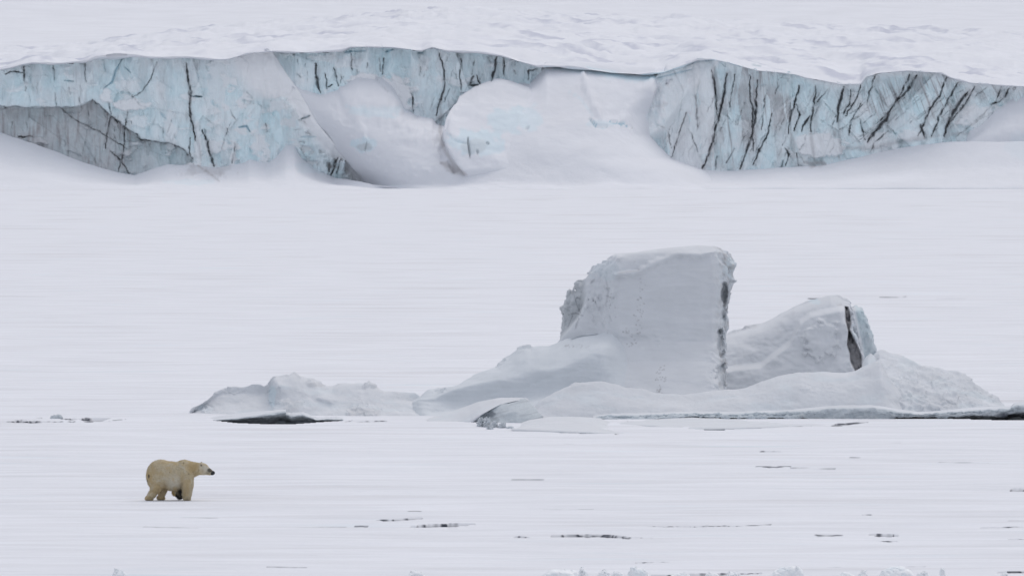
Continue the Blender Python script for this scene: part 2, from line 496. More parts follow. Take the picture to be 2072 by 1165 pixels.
# ---- glacier: lip line, ice cliffs, snow banks, upper snowfield
LIP = [(-1200,150),(-300,150),(-60,146),(0,143),(22,139),(47,132),(65,129),(108,131),(173,126),(195,118),(231,114),(267,114),(306,118),(342,118),(378,117),(433,121),(461,121),
       (500,110),(548,105),(600,107),(636,107),(690,104),(708,97),(750,96),(795,97),(830,101),(852,104),(874,97),(906,104),(971,107),(1015,113),(1050,124),(1087,134),(1123,134),(1180,139),(1240,147),(1300,150),
       (1340,147),(1385,133),(1410,122),(1440,121),(1470,127),(1500,135),(1530,143),(1567,146),(1607,151),(1631,158),(1665,163),(1698,170),(1742,170),(1752,156),(1778,149),(1837,144),(1905,149),(1924,158),(1964,168),(2004,171),(2059,175),(2132,176),(2500,178),(3400,180)]
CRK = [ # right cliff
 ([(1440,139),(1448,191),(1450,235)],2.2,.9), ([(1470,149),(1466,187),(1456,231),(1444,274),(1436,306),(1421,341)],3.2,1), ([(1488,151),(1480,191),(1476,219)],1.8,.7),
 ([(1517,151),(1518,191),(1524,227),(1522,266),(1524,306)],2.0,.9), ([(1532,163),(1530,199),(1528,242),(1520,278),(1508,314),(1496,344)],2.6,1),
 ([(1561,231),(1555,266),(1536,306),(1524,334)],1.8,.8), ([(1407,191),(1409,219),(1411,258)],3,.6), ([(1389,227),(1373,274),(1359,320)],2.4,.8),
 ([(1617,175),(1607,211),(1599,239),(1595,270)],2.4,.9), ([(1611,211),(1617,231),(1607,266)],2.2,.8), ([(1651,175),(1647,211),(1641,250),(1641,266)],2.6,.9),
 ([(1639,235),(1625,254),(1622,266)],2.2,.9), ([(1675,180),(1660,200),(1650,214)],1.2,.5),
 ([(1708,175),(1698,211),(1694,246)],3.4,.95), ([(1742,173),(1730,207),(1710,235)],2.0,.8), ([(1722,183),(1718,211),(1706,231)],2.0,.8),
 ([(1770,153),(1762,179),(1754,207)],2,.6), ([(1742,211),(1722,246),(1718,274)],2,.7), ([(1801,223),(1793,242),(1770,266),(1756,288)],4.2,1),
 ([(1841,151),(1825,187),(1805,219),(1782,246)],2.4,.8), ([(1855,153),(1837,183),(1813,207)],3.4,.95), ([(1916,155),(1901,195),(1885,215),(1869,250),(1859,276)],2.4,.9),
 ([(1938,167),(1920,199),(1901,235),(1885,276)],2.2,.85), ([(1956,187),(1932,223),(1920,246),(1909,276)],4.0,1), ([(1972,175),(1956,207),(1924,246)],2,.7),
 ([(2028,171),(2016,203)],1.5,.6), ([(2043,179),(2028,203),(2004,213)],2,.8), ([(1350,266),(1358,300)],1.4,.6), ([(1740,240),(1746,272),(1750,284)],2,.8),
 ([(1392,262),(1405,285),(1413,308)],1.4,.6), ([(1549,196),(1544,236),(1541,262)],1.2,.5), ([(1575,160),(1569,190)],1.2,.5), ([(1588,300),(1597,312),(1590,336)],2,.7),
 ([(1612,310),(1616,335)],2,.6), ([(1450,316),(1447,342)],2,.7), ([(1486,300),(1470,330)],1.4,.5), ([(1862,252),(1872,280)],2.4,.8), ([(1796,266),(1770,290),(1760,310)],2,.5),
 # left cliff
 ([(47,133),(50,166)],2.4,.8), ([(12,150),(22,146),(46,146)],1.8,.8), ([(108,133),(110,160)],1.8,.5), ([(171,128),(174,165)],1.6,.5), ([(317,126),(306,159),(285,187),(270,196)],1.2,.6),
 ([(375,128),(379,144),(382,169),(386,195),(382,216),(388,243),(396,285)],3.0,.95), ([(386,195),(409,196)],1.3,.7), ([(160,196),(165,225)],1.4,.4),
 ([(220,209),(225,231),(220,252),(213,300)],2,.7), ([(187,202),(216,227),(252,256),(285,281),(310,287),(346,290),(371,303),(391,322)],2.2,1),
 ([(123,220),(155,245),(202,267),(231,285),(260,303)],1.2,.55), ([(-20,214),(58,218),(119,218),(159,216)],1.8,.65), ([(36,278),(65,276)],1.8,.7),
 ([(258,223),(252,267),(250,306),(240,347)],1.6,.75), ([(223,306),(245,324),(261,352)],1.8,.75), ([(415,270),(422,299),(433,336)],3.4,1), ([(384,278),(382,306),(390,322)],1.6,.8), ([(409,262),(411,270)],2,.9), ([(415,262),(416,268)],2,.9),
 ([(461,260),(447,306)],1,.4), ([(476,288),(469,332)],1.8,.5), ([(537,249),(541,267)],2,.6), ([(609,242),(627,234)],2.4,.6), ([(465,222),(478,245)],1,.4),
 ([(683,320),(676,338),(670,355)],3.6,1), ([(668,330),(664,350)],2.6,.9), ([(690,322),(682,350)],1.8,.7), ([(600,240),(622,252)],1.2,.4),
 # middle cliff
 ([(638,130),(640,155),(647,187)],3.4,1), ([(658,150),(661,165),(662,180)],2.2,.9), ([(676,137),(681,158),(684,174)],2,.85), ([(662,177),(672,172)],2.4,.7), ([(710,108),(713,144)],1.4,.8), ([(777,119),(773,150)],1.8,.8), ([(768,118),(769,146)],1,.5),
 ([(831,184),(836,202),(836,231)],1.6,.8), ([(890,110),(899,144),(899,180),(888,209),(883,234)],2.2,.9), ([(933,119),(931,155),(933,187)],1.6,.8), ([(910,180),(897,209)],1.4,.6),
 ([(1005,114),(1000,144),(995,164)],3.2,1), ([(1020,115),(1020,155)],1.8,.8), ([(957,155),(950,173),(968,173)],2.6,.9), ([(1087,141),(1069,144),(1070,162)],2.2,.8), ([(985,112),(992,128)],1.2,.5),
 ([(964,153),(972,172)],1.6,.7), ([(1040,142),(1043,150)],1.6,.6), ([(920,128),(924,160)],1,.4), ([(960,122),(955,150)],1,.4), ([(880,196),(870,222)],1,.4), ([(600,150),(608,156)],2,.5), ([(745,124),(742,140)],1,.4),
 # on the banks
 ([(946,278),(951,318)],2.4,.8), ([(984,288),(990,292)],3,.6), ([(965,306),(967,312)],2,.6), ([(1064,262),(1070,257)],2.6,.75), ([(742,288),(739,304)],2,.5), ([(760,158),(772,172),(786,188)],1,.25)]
DEEP = [([(249,115),(234,144),(227,166),(209,180)],2.6,.55), ([(386,195),(409,196)],2,.8), ([(253,136),(264,147)],1.6,.6), ([(483,258),(499,256),(506,267)],2.8,.7), ([(609,242),(627,234)],3,.4),
 ([(1193,240),(1206,256),(1227,258)],3,.75), ([(1234,247),(1255,252),(1278,258)],1.8,.8), ([(1200,252),(1215,258)],3,.5), ([(698,106),(712,104)],3,.6), ([(714,104),(740,103)],2.4,.4),([(780,106),(795,100)],3,.6),([(845,108),(856,107)],2.4,.6),
 ([(130,163),(150,165)],1.4,.5), ([(400,150),(402,165)],4,.25), ([(880,97),(905,98)],2.2,.6), ([(976,96),(994,98)],2.2,.5), ([(1120,136),(1140,136)],2,.4), ([(1330,158),(1370,148),(1400,140)],3,.35), ([(1385,133),(1410,124),(1440,122)],3.5,.3),
 ([(905,272),(920,285),(950,292)],3,.25), ([(610,277),(640,277)],3,.3), ([(325,228),(335,240)],4,.3)]
BROWN = [([(386,195),(384,216),(390,249),(402,290),(407,325)],5,.35), ([(900,180),(890,215),(893,240),(890,262),(897,300),(915,330),(942,352)],5,.45), ([(893,330),(912,338),(940,352)],9,.5),
 ([(905,345),(945,354)],5,.4), ([(885,240),(895,236)],8,.5), ([(400,335),(425,352),(445,368)],3,.4), ([(1600,270),(1606,300),(1604,330)],7,.45), ([(1640,266),(1645,300),(1648,325)],5,.4), ([(1697,246),(1700,290),(1702,310)],6,.35),
 ([(1700,300),(1760,300),(1830,285),(1900,275)],8,.4), ([(480,290),(474,330)],3,.3), ([(1640,330),(1660,330),(1670,332)],8,.7), ([(1626,328),(1650,336)],7,.6), ([(1330,215),(1350,210)],8,.2), ([(1910,272),(1960,270)],6,.35)]

rngc = np.random.RandomState(4)
EXTRA = []
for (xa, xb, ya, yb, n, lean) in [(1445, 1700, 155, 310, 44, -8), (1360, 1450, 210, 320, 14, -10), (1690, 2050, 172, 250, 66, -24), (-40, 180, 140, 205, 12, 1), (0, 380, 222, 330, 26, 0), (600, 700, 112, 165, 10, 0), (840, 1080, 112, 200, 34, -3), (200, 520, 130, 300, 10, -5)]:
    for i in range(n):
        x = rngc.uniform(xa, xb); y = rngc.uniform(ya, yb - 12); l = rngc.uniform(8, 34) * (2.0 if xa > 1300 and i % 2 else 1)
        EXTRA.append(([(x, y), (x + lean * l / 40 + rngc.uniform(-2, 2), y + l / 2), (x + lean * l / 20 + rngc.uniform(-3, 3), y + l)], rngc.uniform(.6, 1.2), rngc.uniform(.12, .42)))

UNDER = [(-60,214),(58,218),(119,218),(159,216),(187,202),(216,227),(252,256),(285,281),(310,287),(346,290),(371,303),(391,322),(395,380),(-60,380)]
FLD = {}
def cliff_relief(X, Z, PX, PY):
    f1, e1 = facet(X / 9.0 + Z * .02, Z / 14.0, 3, .9)
    f2, e2 = facet(X / 3.2 + Z * .05, Z / 6.0, 8, .9)
    f3, _ = facet(X / 1.2, Z / 2.2, 12, .9)
    wx = X + 1.2 * fbm(X / 6, Z / 8, 2, 3, 77)
    d = 1.0 * f1 + 0.42 * f2 + 0.12 * f3 + 0.7 * fbm(wx / 2.5, Z / 7, 0, 5, 9) + 1.5 * ridged((wx + Z * np.where(PX > 1600, .3, .03)) / 4.2, Z / 22, 2, 4, 33)
    return d, np.minimum(e1 * 3, e2)

def leanm(px, py):
    a = sstep(-10, 60, px - interp(py, [(90, 440), (125, 445), (180, 480), (230, 560), (300, 640), (380, 760)])) * (px < 760)
    b = sstep(14, -14, py - interp(px, [(1290,300),(1320,280),(1345,262),(1375,215),(1400,185),(1440,140),(1460,130),(2200,100)])) * (px > 1280)
    return np.clip(a + b, 0, 1)

def build_cliff(name, xa, xb, seed, sides, white, label):
    step = 1.4
    xs = np.arange(max(xa, -90), min(xb, 2170) + step, step)
    if xa < -90: xs = np.concatenate([np.arange(xa, xs[0] - 5, 9.0), xs])
    if xb > 2170: xs = np.concatenate([xs, np.arange(xs[-1] + 9, xb, 9.0)])
    top = interp(xs, LIP) - .5 + 4.2 * fbm(xs / 26, 0, seed, 5, 7, .6) - 2.6 * np.abs(perlin(xs / 7, 1, seed, 8))
    top = top + 9 * sstep(1085, 1110, xs) * sstep(1340, 1320, xs)
    nr = 210
    v = np.linspace(0, 1, nr)[:, None]
    PY = top[None, :] + v * (388 - top[None, :])
    PX = np.broadcast_to(xs[None, :], PY.shape).copy()
    X, _, Z = unproj(PX, PY, 1542.0)
    lean = (24 - Z) * 0.24                       # metres toward the camera at the foot
    d, e = cliff_relief(X, Z, PX, PY)
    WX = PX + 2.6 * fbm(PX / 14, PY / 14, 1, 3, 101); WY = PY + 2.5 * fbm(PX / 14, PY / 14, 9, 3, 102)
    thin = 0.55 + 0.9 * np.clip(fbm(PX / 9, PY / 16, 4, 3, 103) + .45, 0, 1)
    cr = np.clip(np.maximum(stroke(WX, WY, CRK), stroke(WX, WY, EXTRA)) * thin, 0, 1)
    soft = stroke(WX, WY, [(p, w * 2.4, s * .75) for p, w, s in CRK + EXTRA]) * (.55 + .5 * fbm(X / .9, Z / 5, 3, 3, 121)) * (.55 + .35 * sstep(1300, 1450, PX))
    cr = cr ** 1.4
    side = 4.5 * np.where(PX > 1300, 1, .6)
    wash = stroke(WX - side, WY, [(p, w * 3.0 * (2.0 if p[0][0] > 1300 else 1.2), s) for p, w, s in CRK if w > 1.7]) * (.55 + .6 * fbm(X / 1.2, Z / 12, 3, 3, 120)) * (.30 + .35 * sstep(1300, 1450, PX))  # one-sided shading beside the cracks, mixed into the dirt colour
    dp = stroke(PX, PY, DEEP)
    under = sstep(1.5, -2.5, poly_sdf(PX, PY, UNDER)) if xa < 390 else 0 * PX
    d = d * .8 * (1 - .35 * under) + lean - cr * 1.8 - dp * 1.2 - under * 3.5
    if xa < 390:
        ridge = stroke(PX, PY, [([(500,90),(548,130),(600,190),(640,245),(690,305),(722,345)], 34, 1)])
        dl = interp(PY.ravel(), [(90,545),(104,548),(150,577),(185,602),(250,640),(310,690),(345,722),(400,770)]).reshape(PX.shape) - PX
        d = d + 1.5 * ridge + 7.5 * np.exp(-np.clip(dl, 0, 900) / 70) * sstep(110, 300, PY)
    # drape snow where plastered
    sn = white(PX, PY)
    d = d * (1 - .65 * sn) + sn * (1.0 + lean * .65)
    d = d + 1.4
    d = np.where((PX > 1080) & (PX < 1335), np.maximum(d, -.3), d)
    d = np.where(v < .1, np.maximum(d, -.6), d) + leanm(PX, PY) * np.clip(24 - Z, 0, 30) * .30
    Yw = 1542.8 - d
    if xa < 390:
        Yw = Yw + 25 * sstep(-3, -9, dl)
    X, _, Z = unproj(PX, PY, Yw)
    V = np.stack([X, Yw, Z], 2)
    brown = stroke(PX, PY, BROWN)
    sh = np.where(PX > 1600, .42, np.where(PX > 1400, .12, .02))
    pan, pe = facet((X + Z * sh + .5 * fbm(X / 3, Z / 5, 1, 3, 88)) / 2.1, Z / 26 + .3 * perlin(X / 8, 0, 0, 3), 29, .6)
    panel = sstep(.0, .75, pan) * sstep(-.3, .4, fbm(X / 12, Z / 9, 4, 3, 66))
    streakv = sstep(.0, .8, fbm(X / .7, Z / 7, 1, 3, 51))
    # dirty band hanging from crack edges
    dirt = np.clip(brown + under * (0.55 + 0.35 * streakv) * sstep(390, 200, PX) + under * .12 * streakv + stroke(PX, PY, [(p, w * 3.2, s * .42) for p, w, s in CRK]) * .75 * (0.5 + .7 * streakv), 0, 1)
    dirt = np.maximum(dirt, (1 - sn) * panel * (.16 + .5 * sstep(1300, 1480, PX)))
    dirt = np.maximum(dirt, (1 - sn) * (.5 + .35 * (PX > 1300)) * sstep(.15, .9, ridged((X + Z * np.where(PX > 1650, .35, .05)) / 1.1, Z / 16, 3, 3, 63)) * sstep(-.1, .5, fbm(X / 9, Z / 12, 3, 3, 65)) * (.45 + .55 * sstep(1300, 1480, PX)))
    dirt = np.maximum(dirt, (1 - sn) * sstep(.35, .95, fbm(X / 2.2, Z / 5, 4, 4, 61)) * (.28 + .25 * sstep(1300, 1500, PX)))
    blue = np.clip((1 - sn) * (0.68 + 0.6 * fbm(X / 5, Z / 5, 7, 3, 71)), 0, 1) * (1 - .3 * sstep(.5, .9, fbm(X / 1.5, Z / 1.5, 3, 3, 75)))
    dirt = np.clip(np.maximum(np.maximum(dirt, wash), soft), 0, 1)
    at = {'blue': blue, 'deep': dp, 'dirt': dirt, 'dark': np.clip(cr, 0, 1) * .74}  # dark along the cracks: their shade and dirt put into the colour
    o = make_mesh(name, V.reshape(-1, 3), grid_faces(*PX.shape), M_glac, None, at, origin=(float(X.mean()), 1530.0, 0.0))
    tag(o, label, 'ice cliff', 'ice cliffs of the glacier front')
    return o

def white_left(px, py):
    w = sstep(-10, 50, px - interp(py, [(90, 430), (125, 440), (180, 470), (230, 560), (300, 640), (380, 760)]))
    keep = blobs(px, py, [(500,235,45,32,1), (600,245,52,42,1), (525,290,45,38,1), (560,215,40,20,.5), (625,270,30,22,.9), (650,318,26,26,.8), (688,335,22,26,1), (640,300,20,16,.6)])
    w = w * (1 - keep)
    w = np.maximum(w, blobs(px, py, [(265,213,40,13,.85), (345,270,14,50,.5), (255,175,30,14,.4), (440,160,26,60,.5), (215,195,14,20,.7), (385,350,70,20,.9), (280,246,26,14,.4), (400,290,10,40,.5)]))
    w = np.maximum(w, .55 * sstep(.35, .7, fbm(px / 60, py / 30, 2, 4, 91)))
    w = np.maximum(w, .8 * sstep(380, 460, px) * sstep(.0, .35, fbm(px / 34, py / 26, 6, 4, 99)))
    dl = interp(py, [(90,545),(104,548),(150,577),(185,602),(250,640),(310,690),(345,722),(400,770)]) - px
    w = np.maximum(w, sstep(48, 16, dl + 8 * perlin(px / 18, py / 18, 1, 5)) * (1 - blobs(px, py, [(682,338,20,22,1)])))
    return np.clip(w, 0, 1)

def white_mid(px, py):
    w = blobs(px, py, [(780,190,62,44,1), (745,165,36,18,1), (800,215,34,18,.7), (700,128,30,14,.55), (660,118,30,8,.5), (860,122,14,12,.4)])
    w = np.maximum(w, .5 * sstep(.4, .7, fbm(px / 50, py / 30, 5, 4, 93)))
    w = np.maximum(w, sstep(1330, 1350, px) * .7)
    return np.clip(w, 0, 1)

def white_right(px, py):
    # snow plastered on the left shoulder, under the lip, and the pale ledge at the foot
    sh = interp(px, [(1290,300),(1320,280),(1345,262),(1375,215),(1400,185),(1440,140),(1460,130),(2200,100)])
    w = sstep(14, -10, py - sh) * (0.65 + .5 * fbm(px / 18, py / 18, 2, 3, 96))
    lip = interp(px, LIP)
    w = np.maximum(w, sstep(14, 2, py - lip) * sstep(1600, 1640, px) * .6)
    w = np.maximum(w, .8 * np.clip(blobs(px, py, [(1660,296,62,28,1), (1780,285,60,20,.6), (1840,275,34,14,.8), (1985,240,48,32,.9), (2055,250,40,46,1)]), 0, 1))
    w = np.maximum(w, .4 * sstep(.45, .8, fbm(px / 40, py / 40, 8, 4, 97)))
    return np.clip(w, 0, 1)

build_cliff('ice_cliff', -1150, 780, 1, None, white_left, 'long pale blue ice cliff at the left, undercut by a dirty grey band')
build_cliff('ice_cliff', 545, 1444, 2, None, white_mid, 'smaller blue ice cliff high in the centre above the snow bowl')
build_cliff('ice_cliff', 1300, 3350, 3, None, white_right, 'big blue ice cliff at the right streaked by many slanting black cracks')

def bank_disp(amp=0.25, seed=0):
    def f(X, Y, Z, PX, PY, VV):
        cr = stroke(PX, PY, CRK)
        return amp * fbm(X / 9, Y / 9, Z / 9, 4, seed) - cr * .8 - stroke(PX, PY, DEEP) * .7 + .35 * FLD.get('extra', lambda a, b: 0)(PX, PY)
    return f

BLUEP = [(738,292,26,15,.6), (960,285,60,28,.55), (1030,245,50,30,.45), (1075,240,22,26,.4), (985,300,36,16,.5), (640,340,50,12,.2), (385,368,60,7,.25), (760,225,60,12,.35), (1360,232,46,40,.3), (1216,252,26,9,.4), (2060,300,30,26,.15)]
def bank_attr(X, Y, Z, PX, PY, VV):
    return {'blue': np.maximum(blobs(PX, PY, BLUEP), stroke(PX, PY, [([(1120,138),(1190,142),(1240,152),(1290,160),(1345,154)], 8, .8), ([(1150,185),(1175,200),(1200,235)], 3, .35), ([(700,215),(760,232),(800,238)], 5, .5)])), 'deep': stroke(PX, PY, DEEP), 'dirt': np.clip(stroke(PX, PY, BROWN) + blobs(PX, PY, [(420,345,50,14,.22), (1150,210,90,50,.04), (960,296,30,14,.2), (738,296,18,9,.35)]), 0, .8),
            'dark': stroke(PX, PY, CRK) * .85}  # crack shade and dirt coloured in on the banks as well

G = 'snow banks at the foot of the glacier'
def back(r, dy, dY):
    return [(p[0], p[1] + dy, p[2] + dY) for p in r]

# far right: slope under the right cliff
r5 = [(1230,330,1534),(1290,300,1536),(1317,276,1538),(1333,295,1538),(1357,321,1537),(1381,337,1536),(1417,343,1536),(1488,346,1536),(1528,343,1536),(1587,339,1536),(1659,336,1536),(1706,325,1537),(1766,311,1538),(1845,295,1539),(1924,286,1539),(2004,287,1539),(2132,286,1539),(2700,284,1540),(3350,270,1540)]
# central bowl (left spur, bowl and high saddle)
r2 = [(470,118,1552),(520,108,1549),(548,106,1545),(577,146,1541),(600,166,1540),(622,180,1539),(648,189,1539),(686,176,1539),(705,161,1539),(723,150,1540),(755,150,1540),(778,158,1540),(795,172,1540),(808,195,1539),(818,222,1538),(840,236,1538),(885,240,1537),(899,248,1536),(960,260,1536),(1010,200,1538),(1050,168,1541),(1069,166,1541),(1087,151,1542),(1105,132,1541),(1177,132,1541),(1213,136,1541),(1231,139,1541),(1267,143,1541),(1296,144,1541),(1321,142,1541),(1345,175,1541),(1362,215,1540),(1372,300,1538)]
def rowmid(r, f, base, Y0, bulge=0.0):
    return [(p[0], p[1] * (1 - f) + base * f + bulge, p[2] * (1 - f) + Y0 * f) for p in r]
def front(r, Y):
    return [(p[0], None, Y) for p in (r[0], r[-1])]

def spur(X, Y, Z, PX, PY, VV):
    s = stroke(PX, PY, [([(440,120),(530,190),(590,205),(640,250),(690,310),(715,342)], 26, 1)])
    g = stroke(PX, PY, [([(885,235),(893,260),(897,300),(920,340)], 18, 1)])
    s2 = stroke(PX, PY, [([(1180,150),(1195,200),(1215,240)], 12, .6), ([(1320,165),(1290,210),(1260,250)], 20, .6), ([(690,180),(720,230),(740,280)], 16, .5)])
    bowl = stroke(PX, PY, [([(700,220),(800,300),(880,320)], 60, 1)])
    return - .8 * g + .8 * s2 - .7 * bowl + .5 * fbm(X / 14, Y / 14, Z / 14, 4, 7) - stroke(PX, PY, CRK) * .8 - stroke(PX, PY, DEEP) * .8
LS = [(90,540),(104,548),(150,577),(185,602),(250,640),(310,690),(345,722),(400,770)]
RS = [(90,1470),(135,1440),(150,1400),(180,1330),(230,1312),(274,1317),(294,1333),(320,1360),(345,1430),(400,1520)]
def bowl_post(Y, PX, PY, VV):
    dl = PX - interp(PY.ravel(), LS).reshape(PX.shape); dr = interp(PY.ravel(), RS).reshape(PX.shape) - PX
    near = np.maximum(np.exp(-np.clip(dl, 0, 400) / 105), np.exp(-np.clip(dr, 0, 400) / 50))
    lim = np.where(dl < dr, interp(PY.ravel(), [(150,1537),(345,1526.5)]).reshape(PX.shape), 1533)
    Y2 = Y + near * np.clip(lim - Y, 0, 40)
    out = sstep(-4, -12, dl) + sstep(2, -6, dr)
    return Y2 + 25 * np.clip(out, 0, 1)
r2 = [(470,118,1552),(520,108,1549)] + r2[2:-2] + [(1340,141,1543),(1385,136,1544),(1470,130,1545)]
c2 = [(470,150,1545),(600,175,1540),(723,165,1540),(830,200,1539),(900,215,1538),(1010,185,1539),(1090,165,1541),(1180,165,1541),(1300,180,1541),(1470,180,1541)]
rr = [front(r2, 1484), [(470, 381, 1489.5), (1470, 381, 1489.5)], rowmid(c2, .93, 384, 1495), rowmid(c2, .6, 376, 1486, 6), rowmid(c2, .3, 376, 1474, 3), r2, back(r2, 1, 5), back(r2, 30, 9)]
tag(net('snow_bank', rr, M_field, 2.0, 150, 1.2, spur, bank_attr, post=bowl_post), 'smooth white snow bowl filling the gap in the middle of the glacier front', 'snow bank', G)
# dome in the middle of the bowl
def BY(x, y, b): return (x, y, float(np.interp(y, [140, 231, 298, 384], [1540, 1520.5, 1508, 1495])) - b)
r3 = [BY(893,300,1.5),BY(899,250,1.5),BY(905,235,1.5),BY(917,214,.5),BY(924,199,-1),BY(939,185,-2),BY(978,167,-2),BY(1007,160,-1.5),BY(1033,164,-2.5),BY(1050,169,-3.5),BY(1069,176,-4.5),BY(1087,190,-5),BY(1100,215,-5.5),BY(1150,260,-7)]
rr = [[BY(893,374,-9),BY(950,378,-9),BY(1060,378,-9),BY(1150,376,-10)], [BY(893,345,-1.8),BY(950,345,-2.2),BY(1000,342,-2.4),BY(1060,342,-3.2),BY(1150,345,-5)],
      [BY(893,305,.8),BY(925,290,1.1),BY(970,290,.9),BY(1050,280,-1.5),BY(1150,300,-5)], [BY(893,295,1.0),BY(910,240,1.4),BY(970,220,1.0),BY(1050,215,-2.0),BY(1150,260,-5)], r3, back(r3, 30, 8)]
def dome_post(Y, PX, PY, VV):
    dl = PX - interp(PY.ravel(), [(150,1000),(200,924),(213,915),(235,900),(262,893),(285,897),(310,909),(335,924),(352,938),(372,944),(390,946)]).reshape(PX.shape)
    k = 1
    return Y + k * (.8 * np.exp(-np.clip(dl, 0, 200) / 7) + 14 * sstep(1, -5, dl))
tag(net('snow_bank', rr, M_field, 2.0, 110, 2.0, bank_disp(.6, 13), bank_attr, post=dome_post), 'rounded snow dome with a bare blue dirty patch in the centre of the bowl', 'snow bank', G)
r5 = [(a, b, c - 1.5 - 8 * float(sstep(1850, 1980, a))) for a, b, c in r5]
rr = [front(r5, 1497), [(1230,380,1500),(1500,378,1500),(1800,376,1499),(3350,376,1499)], rowmid(r5, .55, 378, 1508, 4), r5, back(r5, 40, 5)]
tag(net('snow_bank', rr, M_field, 2.2, 70, 3.0, bank_disp(.15, 15), bank_attr), 'long smooth snow slope rising to the right below the cracked cliff', 'snow bank', G)
r1 = [(-1150,215,1540),(-600,240,1540),(-300,250,1540),(-60,262,1540),(0,268,1540),(40,282,1539),(112,307,1538),(173,329,1537),(238,349,1536),(274,356,1536),(310,343,1536),(339,334,1537),(396,333,1537),(433,340,1537),(494,330,1537),(505,322,1537),(541,331,1537),(560,318,1537),(579,293,1538),(596,293,1538),(613,318,1538),(642,343,1537),(678,360,1535),(720,366,1524),(770,376,1512),(860,388,1500)]
r1 = [(a, b, c - 1.5) for a, b, c in r1]
def b1d(X, Y, Z, PX, PY, VV):
    return bank_disp(.22, 11)(X, Y, Z, PX, PY, VV) + blobs(PX, PY, [(400,352,70,16,1)]) * .5 * ridged(X / 2.5 + Z, Z / 3, Y / 4, 3, 5)
rr = [front(r1, 1496), [(-1150,380,1500),(700,380,1500),(860,386,1499)], rowmid(r1, .5, 378, 1510, 5), r1, back(r1, 30, 5)]
tag(net('snow_bank', rr, M_field, 2.0, 80, 1.0, b1d, bank_attr), 'low snow apron with a pointed cone piled against the left cliff', 'snow bank', G)
# snowy block in front of the cliff's far right end
r6 = [(1950,300,1540),(1962,265,1537),(1985,255,1537),(2010,225,1538),(2035,208,1539),(2060,190,1540),(2100,182,1541),(2160,185,1541),(2220,225,1540)]
rr = [[(1950,310,1529),(2220,310,1529)], [(1950,296,1533),(2000,275,1531),(2100,265,1530),(2220,280,1530)], [(1950,298,1537),(1990,262,1534.5),(2040,235,1535),(2100,220,1536),(2220,240,1537)], r6, back(r6, 30, 5)]
tag(net('snow_bank', rr, M_field, 2.0, 60, 2.0, bank_disp(.5, 19), bank_attr), 'snow mound leaning on the right end of the cracked cliff', 'snow bank', G)

# upper snowfield
lip = [(x, y + 2.0, 1544.5) for x, y in LIP]
under_lip = [(x, y + 14.0, 1543.9) for x, y in LIP]
crest = [(-1200,110,2500),(-300,118,2500),(0,104,2500),(180,88,2500),(360,65,2500),(540,48,2500),(717,31,2500),(780,27,2500),(906,18,2550),(1033,25,2550),(1177,31,2550),(1339,36,2550),(1480,42,2600),(1700,52,2600),(2072,70,2600),(2600,90,2600),(3400,110,2600)]
lipn = [(x, y - 5, 1560.0) for x, y in LIP]
mid = [(-1200,138,1900),(-300,140,1900),(0,124,1900),(180,108,1900),(360,95,1900),(540,82,1900),(717,68,1900),(906,62,1900),(1033,66,1900),(1177,82,1900),(1339,92,1900),(1440,92,1900),(1600,106,1900),(1800,112,1900),(2072,128,1900),(3400,140,1900)]
def fd(X, Y, Z, PX, PY, VV):
    m = sstep(1.3, 2.3, VV)
    return m * (1.7 * fbm(X / 11 + Y / 90, Y / 40, 1, 4, 3) + .35 * ridged(X / 20 + Y / 120, Y / 70, 3, 3, 5) * sstep(.0, .5, perlin(X / 60, Y / 300, 6, 4) + .25)) + .25 * (1 - m) * fbm(X / 5, Y / 8, 2, 4, 9)
def fa(X, Y, Z, PX, PY, VV):
    m = sstep(1.3, 2.2, VV)
    a = sstep(-.05, .55, fbm(X / 7 + Y / 60, Y / 60, 5, 4, 23)) * sstep(-.3, .3, perlin(X / 50, Y / 260, 8, 24) + .1 * fbm(X / 9, Y / 60, 2, 3, 9))
    pock = stroke(PX, PY, [([(1385,134),(1410,127),(1440,125)],3,.4), ([(1520,132),(1540,134)],2.2,.5), ([(1408,98),(1414,99)],1.2,.6), ([(1560,118),(1576,119)],1,.4)])
    return {'dirt': np.clip(a * .95 * m, 0, .9), 'blue': np.clip(stroke(PX, PY, [([(1300,152),(1340,148),(1385,135),(1440,124),(1500,136)],5,.9), ([(1100,136),(1250,150),(1310,156)],3,.7)]) + pock, 0, 1), 'dark': pock * .6}
o = net('glacier_snowfield', [under_lip, lip, lipn, mid, crest, back(crest, 25, 300)], M_upper, 3.0, 200, .7, fd, fa, origin=(0, 1541, 0))
tag(o, 'gently rising upper snow surface of the glacier', None, None, 'structure')
# higher snow slope behind, running up out of the picture
hill = [[(-9000,150,2550),(11000,150,2550)], [(-9000,40,3200),(11000,40,3200)], [(-9000,-130,4000),(11000,-130,4000)], [(-9000,-300,4600),(3000,-320,4600),(11000,-300,4600)], [(-9000,-100,5100),(11000,-100,5100)]]
o = net('snow_hill', hill, M_field, 60, 60, 0, lambda X, Y, Z, PX, PY, VV: 6 * fbm(X / 500, Y / 500, 0, 4, 2), None, origin=(0, 2600, 0))
tag(o, 'high snow slope behind the glacier', None, None, 'structure')

# ================================================================== ICEBERGS
YB = 351.0
PM = F / YB            # photo px per metre at the berg
def lx(px): return (px - W2) / PM
def lz(py): return float(unproj(W2, py, YB)[2])

